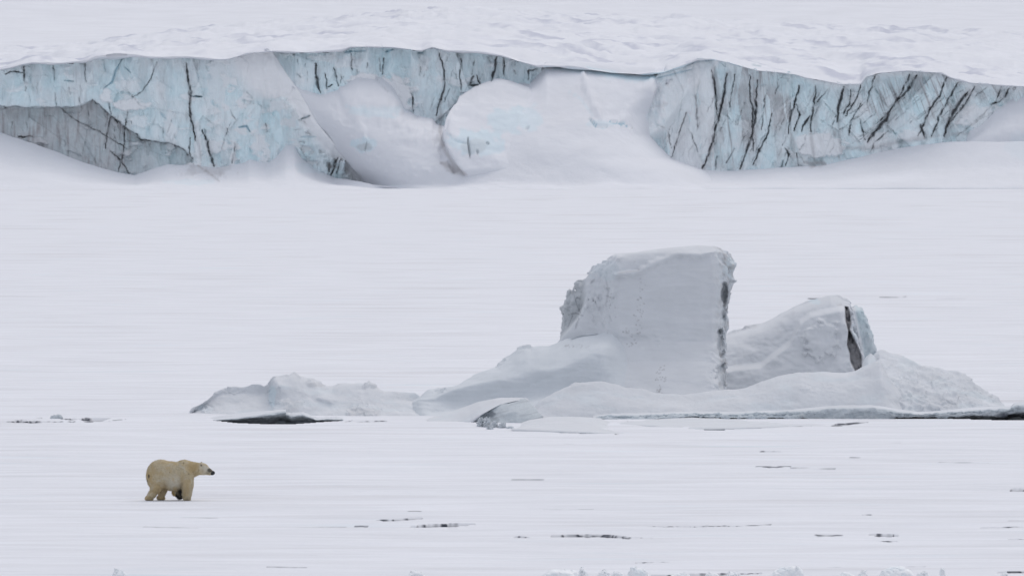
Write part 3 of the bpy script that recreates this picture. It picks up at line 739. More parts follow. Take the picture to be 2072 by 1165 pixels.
def sdf_block(name, poly, yf, yb, h, mat, parent, Y0, noise, attr, kr=0.25, ymin=-3.0, ymax=4.0):
    """solid cut from a silhouette, bounded by a sculpted front surface yf(px,py) and back yb (metres from Y0)"""
    s = F / Y0
    xs0 = min(p[0] for p in poly) - 12; xs1 = max(p[0] for p in poly) + 12
    ys0 = min(p[1] for p in poly) - 12; ys1 = max(p[1] for p in poly) + 12
    X0, X1 = (xs0 - W2) / s, (xs1 - W2) / s
    Z0, Z1 = float(unproj(W2, ys1, Y0)[2]), float(unproj(W2, ys0, Y0)[2])
    X = np.arange(X0, X1, h); Z = np.arange(Z0, Z1, h); Yl = np.arange(ymin, ymax, h * 1.3)
    PXg = X * s + W2; PYg = row_of(Z, Y0 + 0 * Z)
    A, B = np.meshgrid(PXg, PYg, indexing='ij')
    d2 = poly_sdf(A, B, poly) / s
    yfm = yf(A, B); ybm = yb(A, B)
    D = d2[:, None, :] + 0 * Yl[None, :, None]
    f = (yfm[:, None, :] - Yl[None, :, None]) * 0.8
    b = (Yl[None, :, None] - ybm[:, None, :]) * 0.8
    Xg = X[:, None, None]; Yg = Yl[None, :, None]; Zg = Z[None, None, :]
    D, f, b = np.broadcast_arrays(D, f, b)
    S = smax(smax(D, f, kr), b, kr)
    if noise is not None:
        S = S + noise(Xg + 0 * S, Yg + 0 * S, Zg + 0 * S, A[:, None, :] + 0 * S, B[:, None, :] + 0 * S)
    V, Q = surface_nets(S, (X[0], Yl[0], Z[0]), (h, h * 1.3, h))
    V[:, 1] += Y0
    pxv = V[:, 0] / V[:, 1] * F + W2; pyv = row_of(V[:, 2], V[:, 1])
    pxa = V[:, 0] * s + W2; pya = row_of(V[:, 2], Y0 + 0 * V[:, 2])
    at = attr(V[:, 0], V[:, 1], V[:, 2], pxa, pya)
    loc = tuple(parent.location)
    return make_mesh(name, V, Q, mat, parent, at, origin=loc)

# ---- the tall berg
b1 = empty('iceberg', (lx(1300), YB, 0), 'tallest grey white block of ice with a flat snowy top and craggy right edge', 'iceberg')
P1 = [(1134,690),(1140,655),(1136,626),(1146,593),(1163,574),(1187,564),(1200,545),(1224,529),(1248,516),(1290,512),(1345,504),(1413,498),(1449,500),(1473,512),(1484,524),(1490,538),(1485,557),(1491,568),(1481,590),(1474,617),(1472,631),(1474,656),(1469,680),(1468,740),(1466,800),(1464,860),(1040,860),(1080,740),(1115,712)]
def yf1(A, B):
    y = interp(B.ravel(), [(480,2.6),(500,1.9),(512,1.35),(540,1.0),(580,.75),(640,.45),(690,.05),(730,-.8),(760,-1.8),(800,-2.9),(860,-4.0)]).reshape(B.shape)
    # upper left facet turned away, crag recessed behind
    y = y + .9 * sstep(1255, 1190, A) + 1.3 * sstep(1190, 1178, A) * sstep(1134, 1150, A + 20) * sstep(0, -8, (B - interp(A, [(1134,690),(1150,672),(1170,648),(1183,620),(1190,590)])))
    y = y + .7 * sstep(1440, 1480, A) + .25 * sstep(1380, 1450, A) * sstep(700, 600, B)
    # crease from shoulder to the top and cornice roll
    c = stroke(A, B, [([(1245,556),(1290,552),(1330,532),(1370,514),(1420,517),(1450,508)], 9, 1)])
    y = y - .16 * c
    c2 = stroke(A, B, [([(1240,600),(1236,560),(1250,520)], 14, 1)])
    y = y - .22 * c2
    y = y + .025 * fbm(A / 40, B / 9, 0, 2, 4) + .09 * fbm(A / 70, B / 40, 1, 2, 5)
    # pockets in the right edge
    y = y + .7 * blobs(A, B, [(1468,600,8,24,1), (1460,700,9,30,1), (1458,758,14,30,.9), (1464,645,6,16,.5)])
    y = y + .12 * blobs(A, B, [(1290,690,50,14,.5)])
    # skirt swings toward the camera at the lower left drift
    return y
def n1(X, Y, Z, A, B):
    m = np.clip(sstep(1440, 1468, A) + .9 * sstep(1420, 1452, A) * sstep(680, 730, B) + sstep(1268, 1225, A) * sstep(0, -14, B - interp(A, [(1134,692),(1165,660),(1190,640),(1225,700),(1262,560)])), 0, 1)
    out = np.zeros(X.shape)
    s = m > .02
    out[s] = m[s] * (.11 * ridged(X[s] * 1.6, Y[s] * 1.6, Z[s] * 1.3, 4, 5) + .10 * fbm(X[s] * 4, Y[s] * 4, Z[s] * 3, 3, 8))
    return out + .015 * fbm(X * 2, Y * 2, Z * 3, 2, 3)
TR = np.random.RandomState(9)
tracks = []
for (x0, y0, x1, y1, n) in [(1300,525,1290,680,34), (1345,760,1322,800,26), (1335,735,1325,768,16), (1140,699,1190,702,16), (1268,700,1288,690,8), (1262,665,1278,680,10), (1225,560,1245,650,20)]:
    for i in range(n):
        t = TR.rand(); x = x0 + (x1 - x0) * t + TR.normal(0, 4); y = y0 + (y1 - y0) * t + TR.normal(0, 2)
        tracks.append(([(x, y), (x + TR.uniform(1, 3), y + TR.uniform(-1, 1))], 1.9, TR.uniform(.4, 1)))
def a1(X, Y, Z, A, B):
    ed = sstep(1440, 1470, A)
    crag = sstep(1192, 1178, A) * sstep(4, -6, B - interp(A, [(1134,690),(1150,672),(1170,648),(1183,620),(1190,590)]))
    lines = stroke(A, B, [([(1150,640),(1165,636),(1180,640)],1.5,.8), ([(1163,600),(1168,620),(1178,640)],1.4,.7), ([(1140,625),(1155,632)],1.4,.6), ([(1160,640),(1150,665)],1.4,.6), ([(1172,645),(1164,668)],2,.6),
        ([(1196,575),(1204,566)],3,.5), ([(1225,560),(1232,590),(1226,620)],3,.3), ([(1234,640),(1238,650)],2,.3)])
    tk = stroke(A, B, tracks)
    pk = blobs(A, B, [(1469,600,7,26,.8), (1470,650,5,22,.35), (1462,705,8,26,.7), (1464,750,8,36,.6), (1458,778,14,12,.6)])
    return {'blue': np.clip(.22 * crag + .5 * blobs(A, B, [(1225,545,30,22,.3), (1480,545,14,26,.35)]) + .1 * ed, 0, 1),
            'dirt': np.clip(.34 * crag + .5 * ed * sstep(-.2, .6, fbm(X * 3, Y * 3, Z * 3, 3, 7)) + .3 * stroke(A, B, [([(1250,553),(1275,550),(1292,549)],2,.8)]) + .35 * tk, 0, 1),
            'dark': np.clip(.6 * lines + .55 * pk * (.6 + .6 * fbm(X * 4, Y * 4, Z, 3, 9)) + .30 * tk, 0, .85)}
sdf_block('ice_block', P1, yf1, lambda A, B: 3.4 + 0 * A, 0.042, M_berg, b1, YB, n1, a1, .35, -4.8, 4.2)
# the drift banked against its left foot
crest_y = [(850,806),(880,802),(905,790),(940,780),(965,775),(1000,768),(1040,760),(1062,752),(1090,745),(1110,745),(1140,738),(1170,724),(1195,714),(1215,709),(1240,711),(1262,724),(1290,745),(1330,775),(1380,800),(1470,820)]
sil = [(850,803),(858,792),(870,785),(890,786),(905,783),(925,782),(940,772),(960,760),(1000,744),(1020,728),(1035,716),(1048,703),(1060,698),(1068,697),(1076,701),(1090,698),(1110,699),(1134,691),(1150,684),(1180,674),(1240,672),(1300,715),(1380,790),(1470,812)]
def wY(pts, Yv): return [(x, y, float(np.interp(x, [850, 1050, 1250, 1470], Yv))) for x, y in pts]
xsr = [850,900,960,1020,1080,1140,1200,1260,1330,1400,1470]
d_foot = [(x, None, y) for x, y in zip(xsr, [347,346.6,346.2,346,346,346,346,346,346.2,346.4,346.6])]
d_low = [(850,842,347.6),(900,840,347.2),(960,842,346.8),(1020,842,346.6),(1080,838,346.6),(1140,832,346.6),(1200,830,346.6),(1260,830,346.7),(1330,830,346.9),(1470,838,347)]
d_scoop = [(850,825,348.2),(880,834,348.2),(915,828,348.5),(960,822,348.65),(1020,815,348.75),(1080,803,348.75),(1140,794,348.7),(1200,785,348.5),(1260,784,348),(1330,805,347.8),(1470,825,347.5)]
d_wall = [(850,812,348.7),(880,812,348.9),(915,812,348.95),(945,806,349.0),(1000,797,349.0),(1060,788,349.05),(1100,770,349.1),(1140,760,349.05),(1200,742,348.8),(1240,745,348.7),(1290,765,348.6),(1330,785,348.5),(1470,822,348)]
d_crest = wY(crest_y, [349.1, 349.3, 349.2, 348.6])
d_back = wY([(x, y + 2) for x, y in sil], [350.6, 352, 351.5, 350])
d_tail = [(x, None, 356.0) for x in xsr]
d_foot = [(780, None, 352)] + d_foot
d_low, d_scoop, d_wall, d_crest, d_back = [[(780, 842 - i, 352 + i * .3)] + q for i, q in enumerate((d_low, d_scoop, d_wall, d_crest, d_back))]
d_tail = [(780, None, 356)] + d_tail
def dd(X, Y, Z, PX, PY, VV):
    rip = perlin(X * 1.1 + Z * 2, Z * 6, Y * 1.0, 5) * .022 * sstep(1.4, 2.2, VV) * sstep(4.1, 3.6, VV)
    return .07 * fbm(X / 1.5, Y / 1.5, Z / 1.2, 4, 31) + rip + .12 * stroke(PX, PY, [([(1048,705),(1066,699),(1074,704)], 8, 1), ([(880,790),(900,786)], 8, .8), ([(1000,745),(1030,722)], 6, .6)]) * ridged(X * 2, Y * 2, Z * 2, 2, 4)
def da(X, Y, Z, PX, PY, VV):
    tk = stroke(PX, PY, tracks)
    return {'dark': .28 * tk, 'dirt': .35 * tk, 'blue': .10 + 0 * tk}
def dpost(Y, PX, PY, VV):
    k = sstep(1215, 1295, PX) * sstep(5.3, 4.9, VV)
    Y = Y * (1 - k) + k * (YB + yf1(PX, np.minimum(PY, 859)) + .38)
    k2 = sstep(1125, 1160, PX) * sstep(4.1, 4.95, VV) * (VV <= 5.03)
    return Y * (1 - k2) + k2 * (YB + yf1(PX, np.minimum(PY, 859)) + .15)
net('snow_drift', [d_foot, d_low, d_scoop, d_wall, d_crest, d_back, d_tail], M_berg, 1.6, 200, 2.5, dd, da, parent=b1, post=dpost)

# ---- second berg, wedge with the split
YB2 = 356.0
b2 = empty('iceberg', (lx(1600), YB2, 0), 'lower wedge shaped berg split by a dark vertical cleft near its right end', 'iceberg')
P2 = [(1420,860),(1425,700),(1467,684),(1480,673),(1501,669),(1513,662),(1547,657),(1571,645),(1611,623),(1640,611),(1654,608),(1684,600),(1702,599),(1718,606),(1725,618),(1727,631),(1727,660),(1738,694),(1747,720),(1748,760),(1750,860)]
CLEFT = [(1713,622),(1720,624),(1723,640),(1724,655),(1720,668),(1731,690),(1738,704),(1744,722),(1743,738),(1745,752),(1745,800),(1731,800),(1732,753),(1726,742),(1721,732),(1720,716),(1715,698),(1718,671),(1713,652)]
def yf2(A, B):
    top = interp(A.ravel(), [(1420,700),(1467,684),(1547,657),(1611,623),(1684,600),(1760,610)]).reshape(A.shape)
    y = 1.6 * np.exp(-np.clip(B - top, 0, 200) / 14.0) + .4 - 1.6 * sstep(640, 830, B)
    c = sstep(0, -14, B - interp(A.ravel(), [(1420,760),(1540,745),(1600,700),(1620,660),(1640,645),(1700,632),(1760,625)]).reshape(A.shape))
    y = y + .55 * c
    y = y + .5 * sstep(1700, 1716, A) * sstep(660, 640, B)
    y = y - .3 * blobs(A, B, [(1660,690,40,40,.7)]) + .12 * fbm(A / 45, B / 30, 2, 3, 6)
    y = y + .65 * sstep(2, -3, poly_sdf(A, B, CLEFT))
    y = np.minimum(y, 2.45)
    return y
def n2f(X, Y, Z, A, B):
    m = np.clip(sstep(1700, 1725, A) + sstep(10, 0, np.abs(A - 1500) / 8 + np.abs(B - 668)) , 0, 1)
    return m * (.07 * ridged(X * 2.2, Y * 2, Z * 2, 3, 15) + .07 * fbm(X * 5, Y * 5, Z * 4, 3, 8)) + .03 * fbm(X * 2, Y * 2, Z * 3, 3, 3)
def a2(X, Y, Z, A, B):
    c = sstep(2, -2, poly_sdf(A, B, CLEFT))
    st = sstep(-.3, .5, fbm(X * 5, Y * 3, Z * 2.5, 4, 19))
    return {'dark': np.clip(c * (.22 + .55 * st), 0, .93), 'blue': .3 * blobs(A, B, [(1655,612,16,7,1), (1735,660,10,40,.6)]), 'dirt': .6 * c + .12 * blobs(A, B, [(1515,664,20,6,1)]) + .35 * stroke(A, B, [([(1697,619),(1708,618)],2,.8)])}
sdf_block('snow_block', P2, yf2, lambda A, B: 3.0 + 0 * A, 0.042, M_berg, b2, YB2, n2f, a2, .22, -1.6, 3.6)
P2b = [(1724,660),(1726,626),(1736,620),(1748,625),(1757,643),(1763,660),(1769,677),(1776,702),(1780,720),(1778,760),(1778,860),(1735,860),(1735,700)]
def yf2b(A, B):
    e = interp(B.ravel(), [(600,1732),(640,1734),(700,1748),(760,1756)]).reshape(B.shape)
    return 1.0 + .5 * sstep(-4, 4, A - e) + .15 * fbm(A / 12, B / 25, 0, 3, 4) + 1.0 * sstep(632, 615, B)
def a2b(X, Y, Z, A, B):
    e = interp(B, [(600,1732),(640,1734),(700,1748),(760,1756)])
    t = sstep(-3, 5, A - e)
    return {'blue': np.clip(t * (.55 + .4 * fbm(X * 3, Y, Z * 2, 3, 2)), 0, 1), 'deep': np.clip(t * .0 + .08 * t * fbm(X * 4, Y, Z * 3, 3, 3), 0, 1), 'dirt': .12 * t, 'dark': 0 * t}
sdf_block('ice_shard', P2b, yf2b, lambda A, B: 2.9 + 0 * A, 0.045, M_rough, b2, YB2, lambda X, Y, Z, A, B: .07 * ridged(X * 2.5, Y * 2, Z * 2, 3, 12) + .04 * fbm(X * 6, Y * 6, Z * 5, 3, 3), a2b, .2, .2, 3.4)

# ---- mounds and ridges (lofted)
def rough_disp(amp, seed, lump=.0, reg=None):
    def f(X, Y, Z, PX, PY, VV):
        d = amp * fbm(X / .9, Y / 1.1, Z / .7, 5, seed)
        if lump:
            m = 1 if reg is None else blobs(PX, PY, reg)
            d = d + lump * m * (ridged(X / .55, Y / .8, Z / .45, 3, seed + 3) * .5 + facet(X / .5 + Y * .3, Z / .35 + Y * .2, seed, .8)[0] * .35)
        return d
    return f
def no_attr(k=.2, seed=1, dk=None, bl=None, dt=None):
    def f(X, Y, Z, PX, PY, VV):
        z = np.zeros(np.shape(PX))
        return {'blue': np.clip(z + k * sstep(0, .6, fbm(X / 1.3, Y, Z / .6, 3, seed)) + (blobs(PX, PY, bl) if bl else 0), 0, 1), 'dirt': z + (blobs(PX, PY, dt) if dt else 0), 'dark': (stroke(PX, PY, dk) if dk else z)}
    return f

# left mound
silL = [(383,838,350),(389,826,350),(407,817,350.4),(422,808,350.6),(436,795,351),(464,783,351.2),(493,783,351.2),(511,776,351.2),(527,778,351.2),(534,782,351.2),(542,777,351.2),(553,766,351.3),(568,762,351.3),(584,760,351.3),(589,753,351.4),(596,751,351.4),(604,755,351.4),(607,759,351.4),(631,763,351.4),(647,770,351.3),(657,783,351.2),(673,782,351.2),(686,776,351.2),(720,776,351.2),(735,777,351.2),(746,773,351.2),(759,779,351.2),(777,792,351),(798,791,351),(840,794,350.8),(850,800,350.6),(871,821,349.8),(888,840,349)]
fL = [(383,None,348),(888,None,346)]
l1 = [(383,844,348.4),(450,842,347.8),(548,842,347.4),(576,845,347),(700,848,346.6),(790,848,346.4),(850,844,346.4),(888,846,347)]
l2 = [(383,841,348.8),(410,828,348.8),(450,820,348.8),(520,815,348.9),(545,815,349),(556,812,348),(600,806,347.8),(640,814,347.6),(665,822,347.7),(700,826,347.5),(715,822,347.4),(745,822,347.4),(780,832,347.4),(830,828,347.6),(865,835,347.8),(888,843,347.6)]
l3 = [(383,840,349.2),(410,822,349.4),(450,797,349.8),(490,796,349.9),(530,796,350),(547,795,350),(558,778,348.6),(600,780,348.9),(630,798,348.5),(645,800,348.2),(670,808,348.3),(700,803,348.9),(730,806,348.4),(760,815,348.3),(800,812,348.8),(840,812,349.2),(870,830,348.7),(888,842,348)]
l1 = [(a, b, c + .9) for a, b, c in l1]; l2 = [(a, b, c + 1.3) for a, b, c in l2]; l3 = [(a, b, c + 1.0) for a, b, c in l3]
rL = [fL, l1, l2, l3, silL, [(383,None,353),(888,None,353)]]
regL = [(465,790,40,10,.5), (412,825,26,14,1), (555,790,14,50,1), (735,835,40,18,1), (640,775,22,10,1), (750,780,16,8,1), (590,822,24,14,.6), (592,760,18,8,.6)]
o = net('snow_mound', rL, M_berg, 1.5, 120, .8, rough_disp(.07, 41, .16, regL), no_attr(.12, 2, None, [(550,805,8,26,.35), (412,828,18,10,.1)], [(735,838,34,14,.14), (640,778,16,6,.12), (590,820,20,14,.1), (425,812,30,12,.08)]))
tag(o, 'long lumpy snow mound on the left of the lead, its peak a small round knob', 'snow mound')

# front ridge
silR = [(1070,838,347),(1080,822,347.2),(1097,808,347.4),(1132,790,347.6),(1147,785,347.6),(1164,775,347.8),(1189,773,347.8),(1218,772,347.8),(1245,776,347.8),(1264,784,347.8),(1299,788,347.8),(1326,796,347.8),(1380,800,347.8),(1440,790,348),(1495,788,348),(1531,778,348.1),(1571,762,348.3),(1610,757,348.3),(1650,755,348.3),(1699,756,348.3),(1730,753,348.3),(1750,743,348.2),(1769,733,348.2),(1782,731,348.1),(1794,753,348),(1806,774,347.8),(1824,796,347.6),(1832,826,347.4)]
fR = [(1070,None,344.6),(1832,None,344.6)]
q1 = [(1070,850,345),(1200,848,345),(1400,842,344.9),(1620,838,344.9),(1832,840,345)]
q2 = [(1070,846,345.6),(1130,828,345.6),(1200,822,345.6),(1290,824,345.6),(1400,826,345.6),(1570,812,345.6),(1700,806,345.6),(1790,812,345.5),(1832,836,345.9)]
q3 = [(1070,842,346.2),(1120,805,346.5),(1180,792,346.7),(1220,794,346.6),(1280,806,346.6),(1400,812,346.7),(1500,802,346.6),(1575,785,346.4),(1620,776,346.6),(1700,778,346.6),(1760,768,346.7),(1785,768,346.4),(1810,800,346.4),(1832,830,346.6)]
rR = [fR, q1, q2, q3, silR, [(1070,None,350.5),(1832,None,350.5)]]
o = net('snow_ridge', rR, M_berg, 1.6, 120, 1.6, rough_disp(.05, 43, .08, [(1660,785,60,14,.8), (1822,822,14,20,1), (1165,778,30,6,.6)]), no_attr(.12, 5))
tag(o, 'smooth white snow ridge across the foot of both bergs', 'snow ridge')

# right mound
silM = [(1750,800,352),(1758,740,352),(1768,718,352),(1776,713,352),(1788,711,352),(1806,716,352),(1837,729,352),(1873,741,351.8),(1891,745,351.7),(1915,749,351.6),(1940,753,351.5),(1956,765,351.3),(1980,780,351),(1995,790,350.6),(2004,797,350.4),(2017,805,350),(2022,815,349.6),(2036,823,349)]
fM = [(1750,None,345.4),(2036,None,346)]
m1 = [(1750,842,345.8),(1830,840,345.8),(1930,836,346),(2036,832,346.6)]
m2 = [(1750,820,347),(1800,800,347.2),(1830,806,347),(1880,808,347),(1960,816,347),(2036,828,347.4)]
m3 = [(1750,790,349),(1780,742,349.6),(1820,752,349.5),(1870,772,349.2),(1920,778,349.2),(1980,798,348.8),(2036,825,348)]
o = net('snow_mound', [fM, m1, m2, m3, silM, [(1750,None,354),(2036,None,354)]], M_rough, 1.4, 130, 1.0, rough_disp(.12, 47, .13, [(1900,785,130,60,1)]), no_attr(.2, 8, None, None, [(1900,790,110,40,.08)]))
tag(o, 'broken crumbly snow mound sloping down at the far right of the bergs', 'snow mound')
silk = [(1740,760,349.5),(1745,735,349.5),(1752,722,349.5),(1762,715,349.5),(1770,722,349.5),(1774,740,349.5)]
o = net('ice_chunk', [[(1740,800,348),(1774,800,348)], [(1740,765,348.4),(1757,745,348.4),(1774,760,348.4)], silk, back(silk, 30, 1)], M_berg, 1.2, 40, .8, rough_disp(.05, 49), no_attr(.2))
tag(o, 'small pointed snow lump beside the dark cleft of the split berg', 'ice chunk')

# ---- raised ice ledge with a grey broken front, right of centre
up = [(1200,845.5),(1225,842),(1265,839.5),(1330,838.5),(1400,836.5),(1480,836.5),(1530,835),(1600,833),(1640,829),(1700,825),(1760,824),(1790,827),(1820,833),(1860,838),(1900,836),(1960,830),(2010,828),(2045,827),(2052,821),(2090,816),(2200,812)]
lo0 = [(1200,846),(1240,848),(1285,851),(1310,849),(1400,841.5),(1490,846),(1560,845),(1600,846),(1625,846),(1650,850),(1700,853),(1740,851.5),(1800,848),(1815,844),(1860,843),(1900,844),(1960,846),(2030,848),(2048,843),(2090,841),(2200,842)]
lo = [(x, y - 5 * float(sstep(1890, 1950, x))) for x, y in lo0]
def addY(pts, Y, dz=0): return [(x, y + dz, Y) for x, y in pts]
bk = [(x, y - 5, 346.2) for x, y in up]
led = [addY(lo, 345.0, 5), addY(lo, 343.5), [(x, (a * .5 + b * .5), 343.62) for (x, a), b in zip(lo, np.interp([p[0] for p in lo], [p[0] for p in up], [p[1] for p in up]))], addY(up, 343.8), bk, [(x, None, 352) for x in (1200, 2200)]]
def ldisp(X, Y, Z, PX, PY, VV):
    m = sstep(3.2, 2.6, VV)
    return m * (.09 * ridged(X * 1.4, Z * 2.5, Y, 3, 2) + .06 * fbm(X * 4, Z * 5, Y * 2, 3, 3)) + .02 * fbm(X, Y, Z, 3, 4)
def lattr(X, Y, Z, PX, PY, VV):
    m = sstep(3.25, 2.8, VV)
    return {'blue': m * .35, 'dirt': m * .26 * sstep(1500, 1650, PX) + .08 * m, 'dark': np.clip(m * (.03 + .30 * sstep(2.2, 1.2, VV) * (sstep(1590, 1640, PX)) + .35 * sstep(1980, 2050, PX) * sstep(2.4, 1.6, VV)) * (1 + fbm(X * 2, Z * 4, 0, 3, 6)), 0, .9)}  # dark low on the front: undercut shadow painted into the ledge colour
o = net('ice_ledge', led, M_rough, 1.5, 60, .8, ldisp, lattr)
tag(o, 'long raised ice ledge with rough grey front edge, right of centre below the snow ridge', 'ice ledge')

# pan of snow in front of it
pan_s = [(1255,853,342),(1300,849.5,342.4),(1400,844,343),(1470,847,343),(1560,850,343),(1640,855,342.6),(1690,858.5,341)]
pan_f = [(1255,858,338.2),(1330,861,335),(1390,865,334.2),(1450,865,334),(1500,863.5,334),(1560,861.5,334.5),(1640,860,336),(1690,859.5,338)]
o = net('ice_pan', [[(p[0], None, p[2] - .05) for p in pan_f], pan_f, [(p[0], (p[1] + q) / 2 - .6, 339.) for p, q in zip(pan_f, np.interp([p[0] for p in pan_f], [s[0] for s in pan_s], [s[1] for s in pan_s]))], pan_s], M_berg, 2, 40, 1.5, rough_disp(.015, 3), no_attr(.1, 5))
tag(o, 'thin flat pan of white ice lying between the grey ledge and a short black crack', 'ice pan')

# ---- tilted slab at the left of the lead with its dark underside
sl = empty('ice_slab', (lx(500), 343.5, 0), 'thin tilted ice slab with a snow top lifted over a black gap', 'ice slab')
tf = [(418,851,342.6),(470,846.5,342.6),(520,840.5,342.6),(560,834,342.6),(578,831.5,342.6)]
tb = [(418,845,345.6),(470,837,346.4),(520,832.5,346.8),(560,829,347),(578,828,347)]
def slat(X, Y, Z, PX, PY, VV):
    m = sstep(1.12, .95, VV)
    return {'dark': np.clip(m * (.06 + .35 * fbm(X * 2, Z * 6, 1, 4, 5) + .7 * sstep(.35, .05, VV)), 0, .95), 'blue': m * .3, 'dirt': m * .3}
net('slab', [[(p[0], row_of(-.5, 343), 343) for p in tf], [(418,852,342.7),(470,853,342.7),(520,854,342.7),(560,853,342.7),(578,852,342.7)], tf, tb, [(p[0], p[1] + 8, p[2] + 2) for p in tb]], M_rough, 1.2, 60, .3, lambda X, Y, Z, PX, PY, VV: sstep(2.1, 1.7, VV) * (.06 * fbm(X * 3, Z * 6, Y, 3, 4)), lambda X, Y, Z, PX, PY, VV: slat(X, Y, Z, PX, PY, VV - 1), parent=sl)
tf2 = [(574,838,342.9),(590,840,342.9),(612,838,342.9),(625,843,342.9),(640,849,342.9),(660,848,342.9),(690,848,342.9),(696,850,342.9)]
o = net('ice_chunk', [[(p[0], None, 343) for p in tf2], [(p[0], 852, 342.95) for p in tf2], tf2, [(p[0], p[1] - 4, 345) for p in tf2], [(p[0], None, 347) for p in tf2]], M_rough, 1.2, 50, .6, lambda X, Y, Z, PX, PY, VV: .05 * fbm(X * 4, Z * 5, Y * 3, 3, 4), lambda X, Y, Z, PX, PY, VV: slat(X, Y, Z, PX, PY, VV - 1))
tag(o, 'low dark fronted ice chunk behind the black gap, right of the tilted slab', 'ice chunk')

# ---- tilted grey faced block and the snow running up to it
tb0 = empty('ice_block', (lx(1020), 340, 0), 'tipped ice block with white top and grey striped front face, left of the snow ridge', 'ice block')
st_ = [(865,846,342),(886,840,343),(920,830,343.2),(948,820,343.2),(970,812,343.2),(1000,806,343),(1016,805,342.8),(1040,806,342.5),(1064,807,342.2),(1070,812,342.2)]
sf_ = [(865,852,341),(900,851,340.9),(930,850.5,340.6),(951,850,340),(975,836,339.8),(1000,823,340.2),(1013,817,340.6),(1040,811,341.2),(1064,808,341.6),(1070,813,341.8)]
net('snow_cover', [[(p[0], row_of(-.2, p[2] - .1), p[2] - .1) if p[0] < 952 else (p[0], p[1] + 3, p[2] + .3) for p in sf_], sf_, st_, [(p[0], None, 346) for p in st_]], M_berg, 1.3, 50, 1.2, rough_disp(.02, 8), no_attr(.1), parent=tb0)
ft = [(962,844,340.2),(975,837,340.2),(1000,824,340.3),(1013,818.5,340.6),(1040,812,341.2),(1062,808.5,341.4),(1075,818,340.9),(1086,830,340.4),(1098,842,340)]
fb = [(962,850,340.1),(975,855,339.7),(1000,860,339.3),(1030,862,339.1),(1045,858,339),(1070,850,339.2),(1086,846,339.5),(1098,843.5,339.8)]
fm = [(962,847,340.1),(975,846,340.3),(1000,842,339.9),(1030,836,339.7),(1045,832,339.7),(1070,833,339.8),(1086,838,339.9),(1098,843,339.9)]
def ftat(X, Y, Z, PX, PY, VV):
    pk = blobs(PX, PY, [(988,838,14,9,.75), (1000,850,14,8,.5)])
    lay = sstep(.1, .5, perlin(X * 1.2, Z * 14 - X * 3, 3, 5))
    return {'dark': np.clip(.55 * pk + .05 * lay + .25 * sstep(1.0, 0.3, VV), 0, .85), 'dirt': .42 + .25 * lay, 'blue': .4 + 0 * lay}
net('ice_face', [[(p[0], p[1] + 8, p[2] + .1) for p in fb], fb, fm, ft, [(p[0], p[1] + .6, p[2] + .8) for p in ft], [(p[0], None, 344) for p in ft]], M_rough, 1.1, 60, .6, lambda X, Y, Z, PX, PY, VV: .04 * fbm(X * 2, Z * 7 - X, Y, 4, 5), ftat, parent=tb0)

# lens of snow in front
ls = [(1036,866,340),(1050,855,340.3),(1072,847,340.6),(1095,843.5,341),(1130,842.5,341.3),(1175,843,341.3),(1215,846,341),(1240,856,340.5),(1262,875,338.8)]
lf = [(1036,867,331.8),(1060,867.3,331.4),(1100,868.5,331),(1150,870.5,330.4),(1200,873,329.6),(1240,875.4,329),(1262,876.5,328.6)]
lm = [(1036,866.5,335),(1060,862,335),(1100,857,335),(1150,856,335),(1200,858,335),(1240,867,334.5),(1262,876,333)]
o = net('ice_pan', [[(p[0], None, p[2] - .1) for p in lf], lf, lm, ls, [(p[0], None, 345) for p in ls]], M_berg, 1.6, 60, 1.5, rough_disp(.015, 6), no_attr(.05))
tag(o, 'smooth lens shaped snow pan with a thin straight dark crack under its front', 'ice pan')

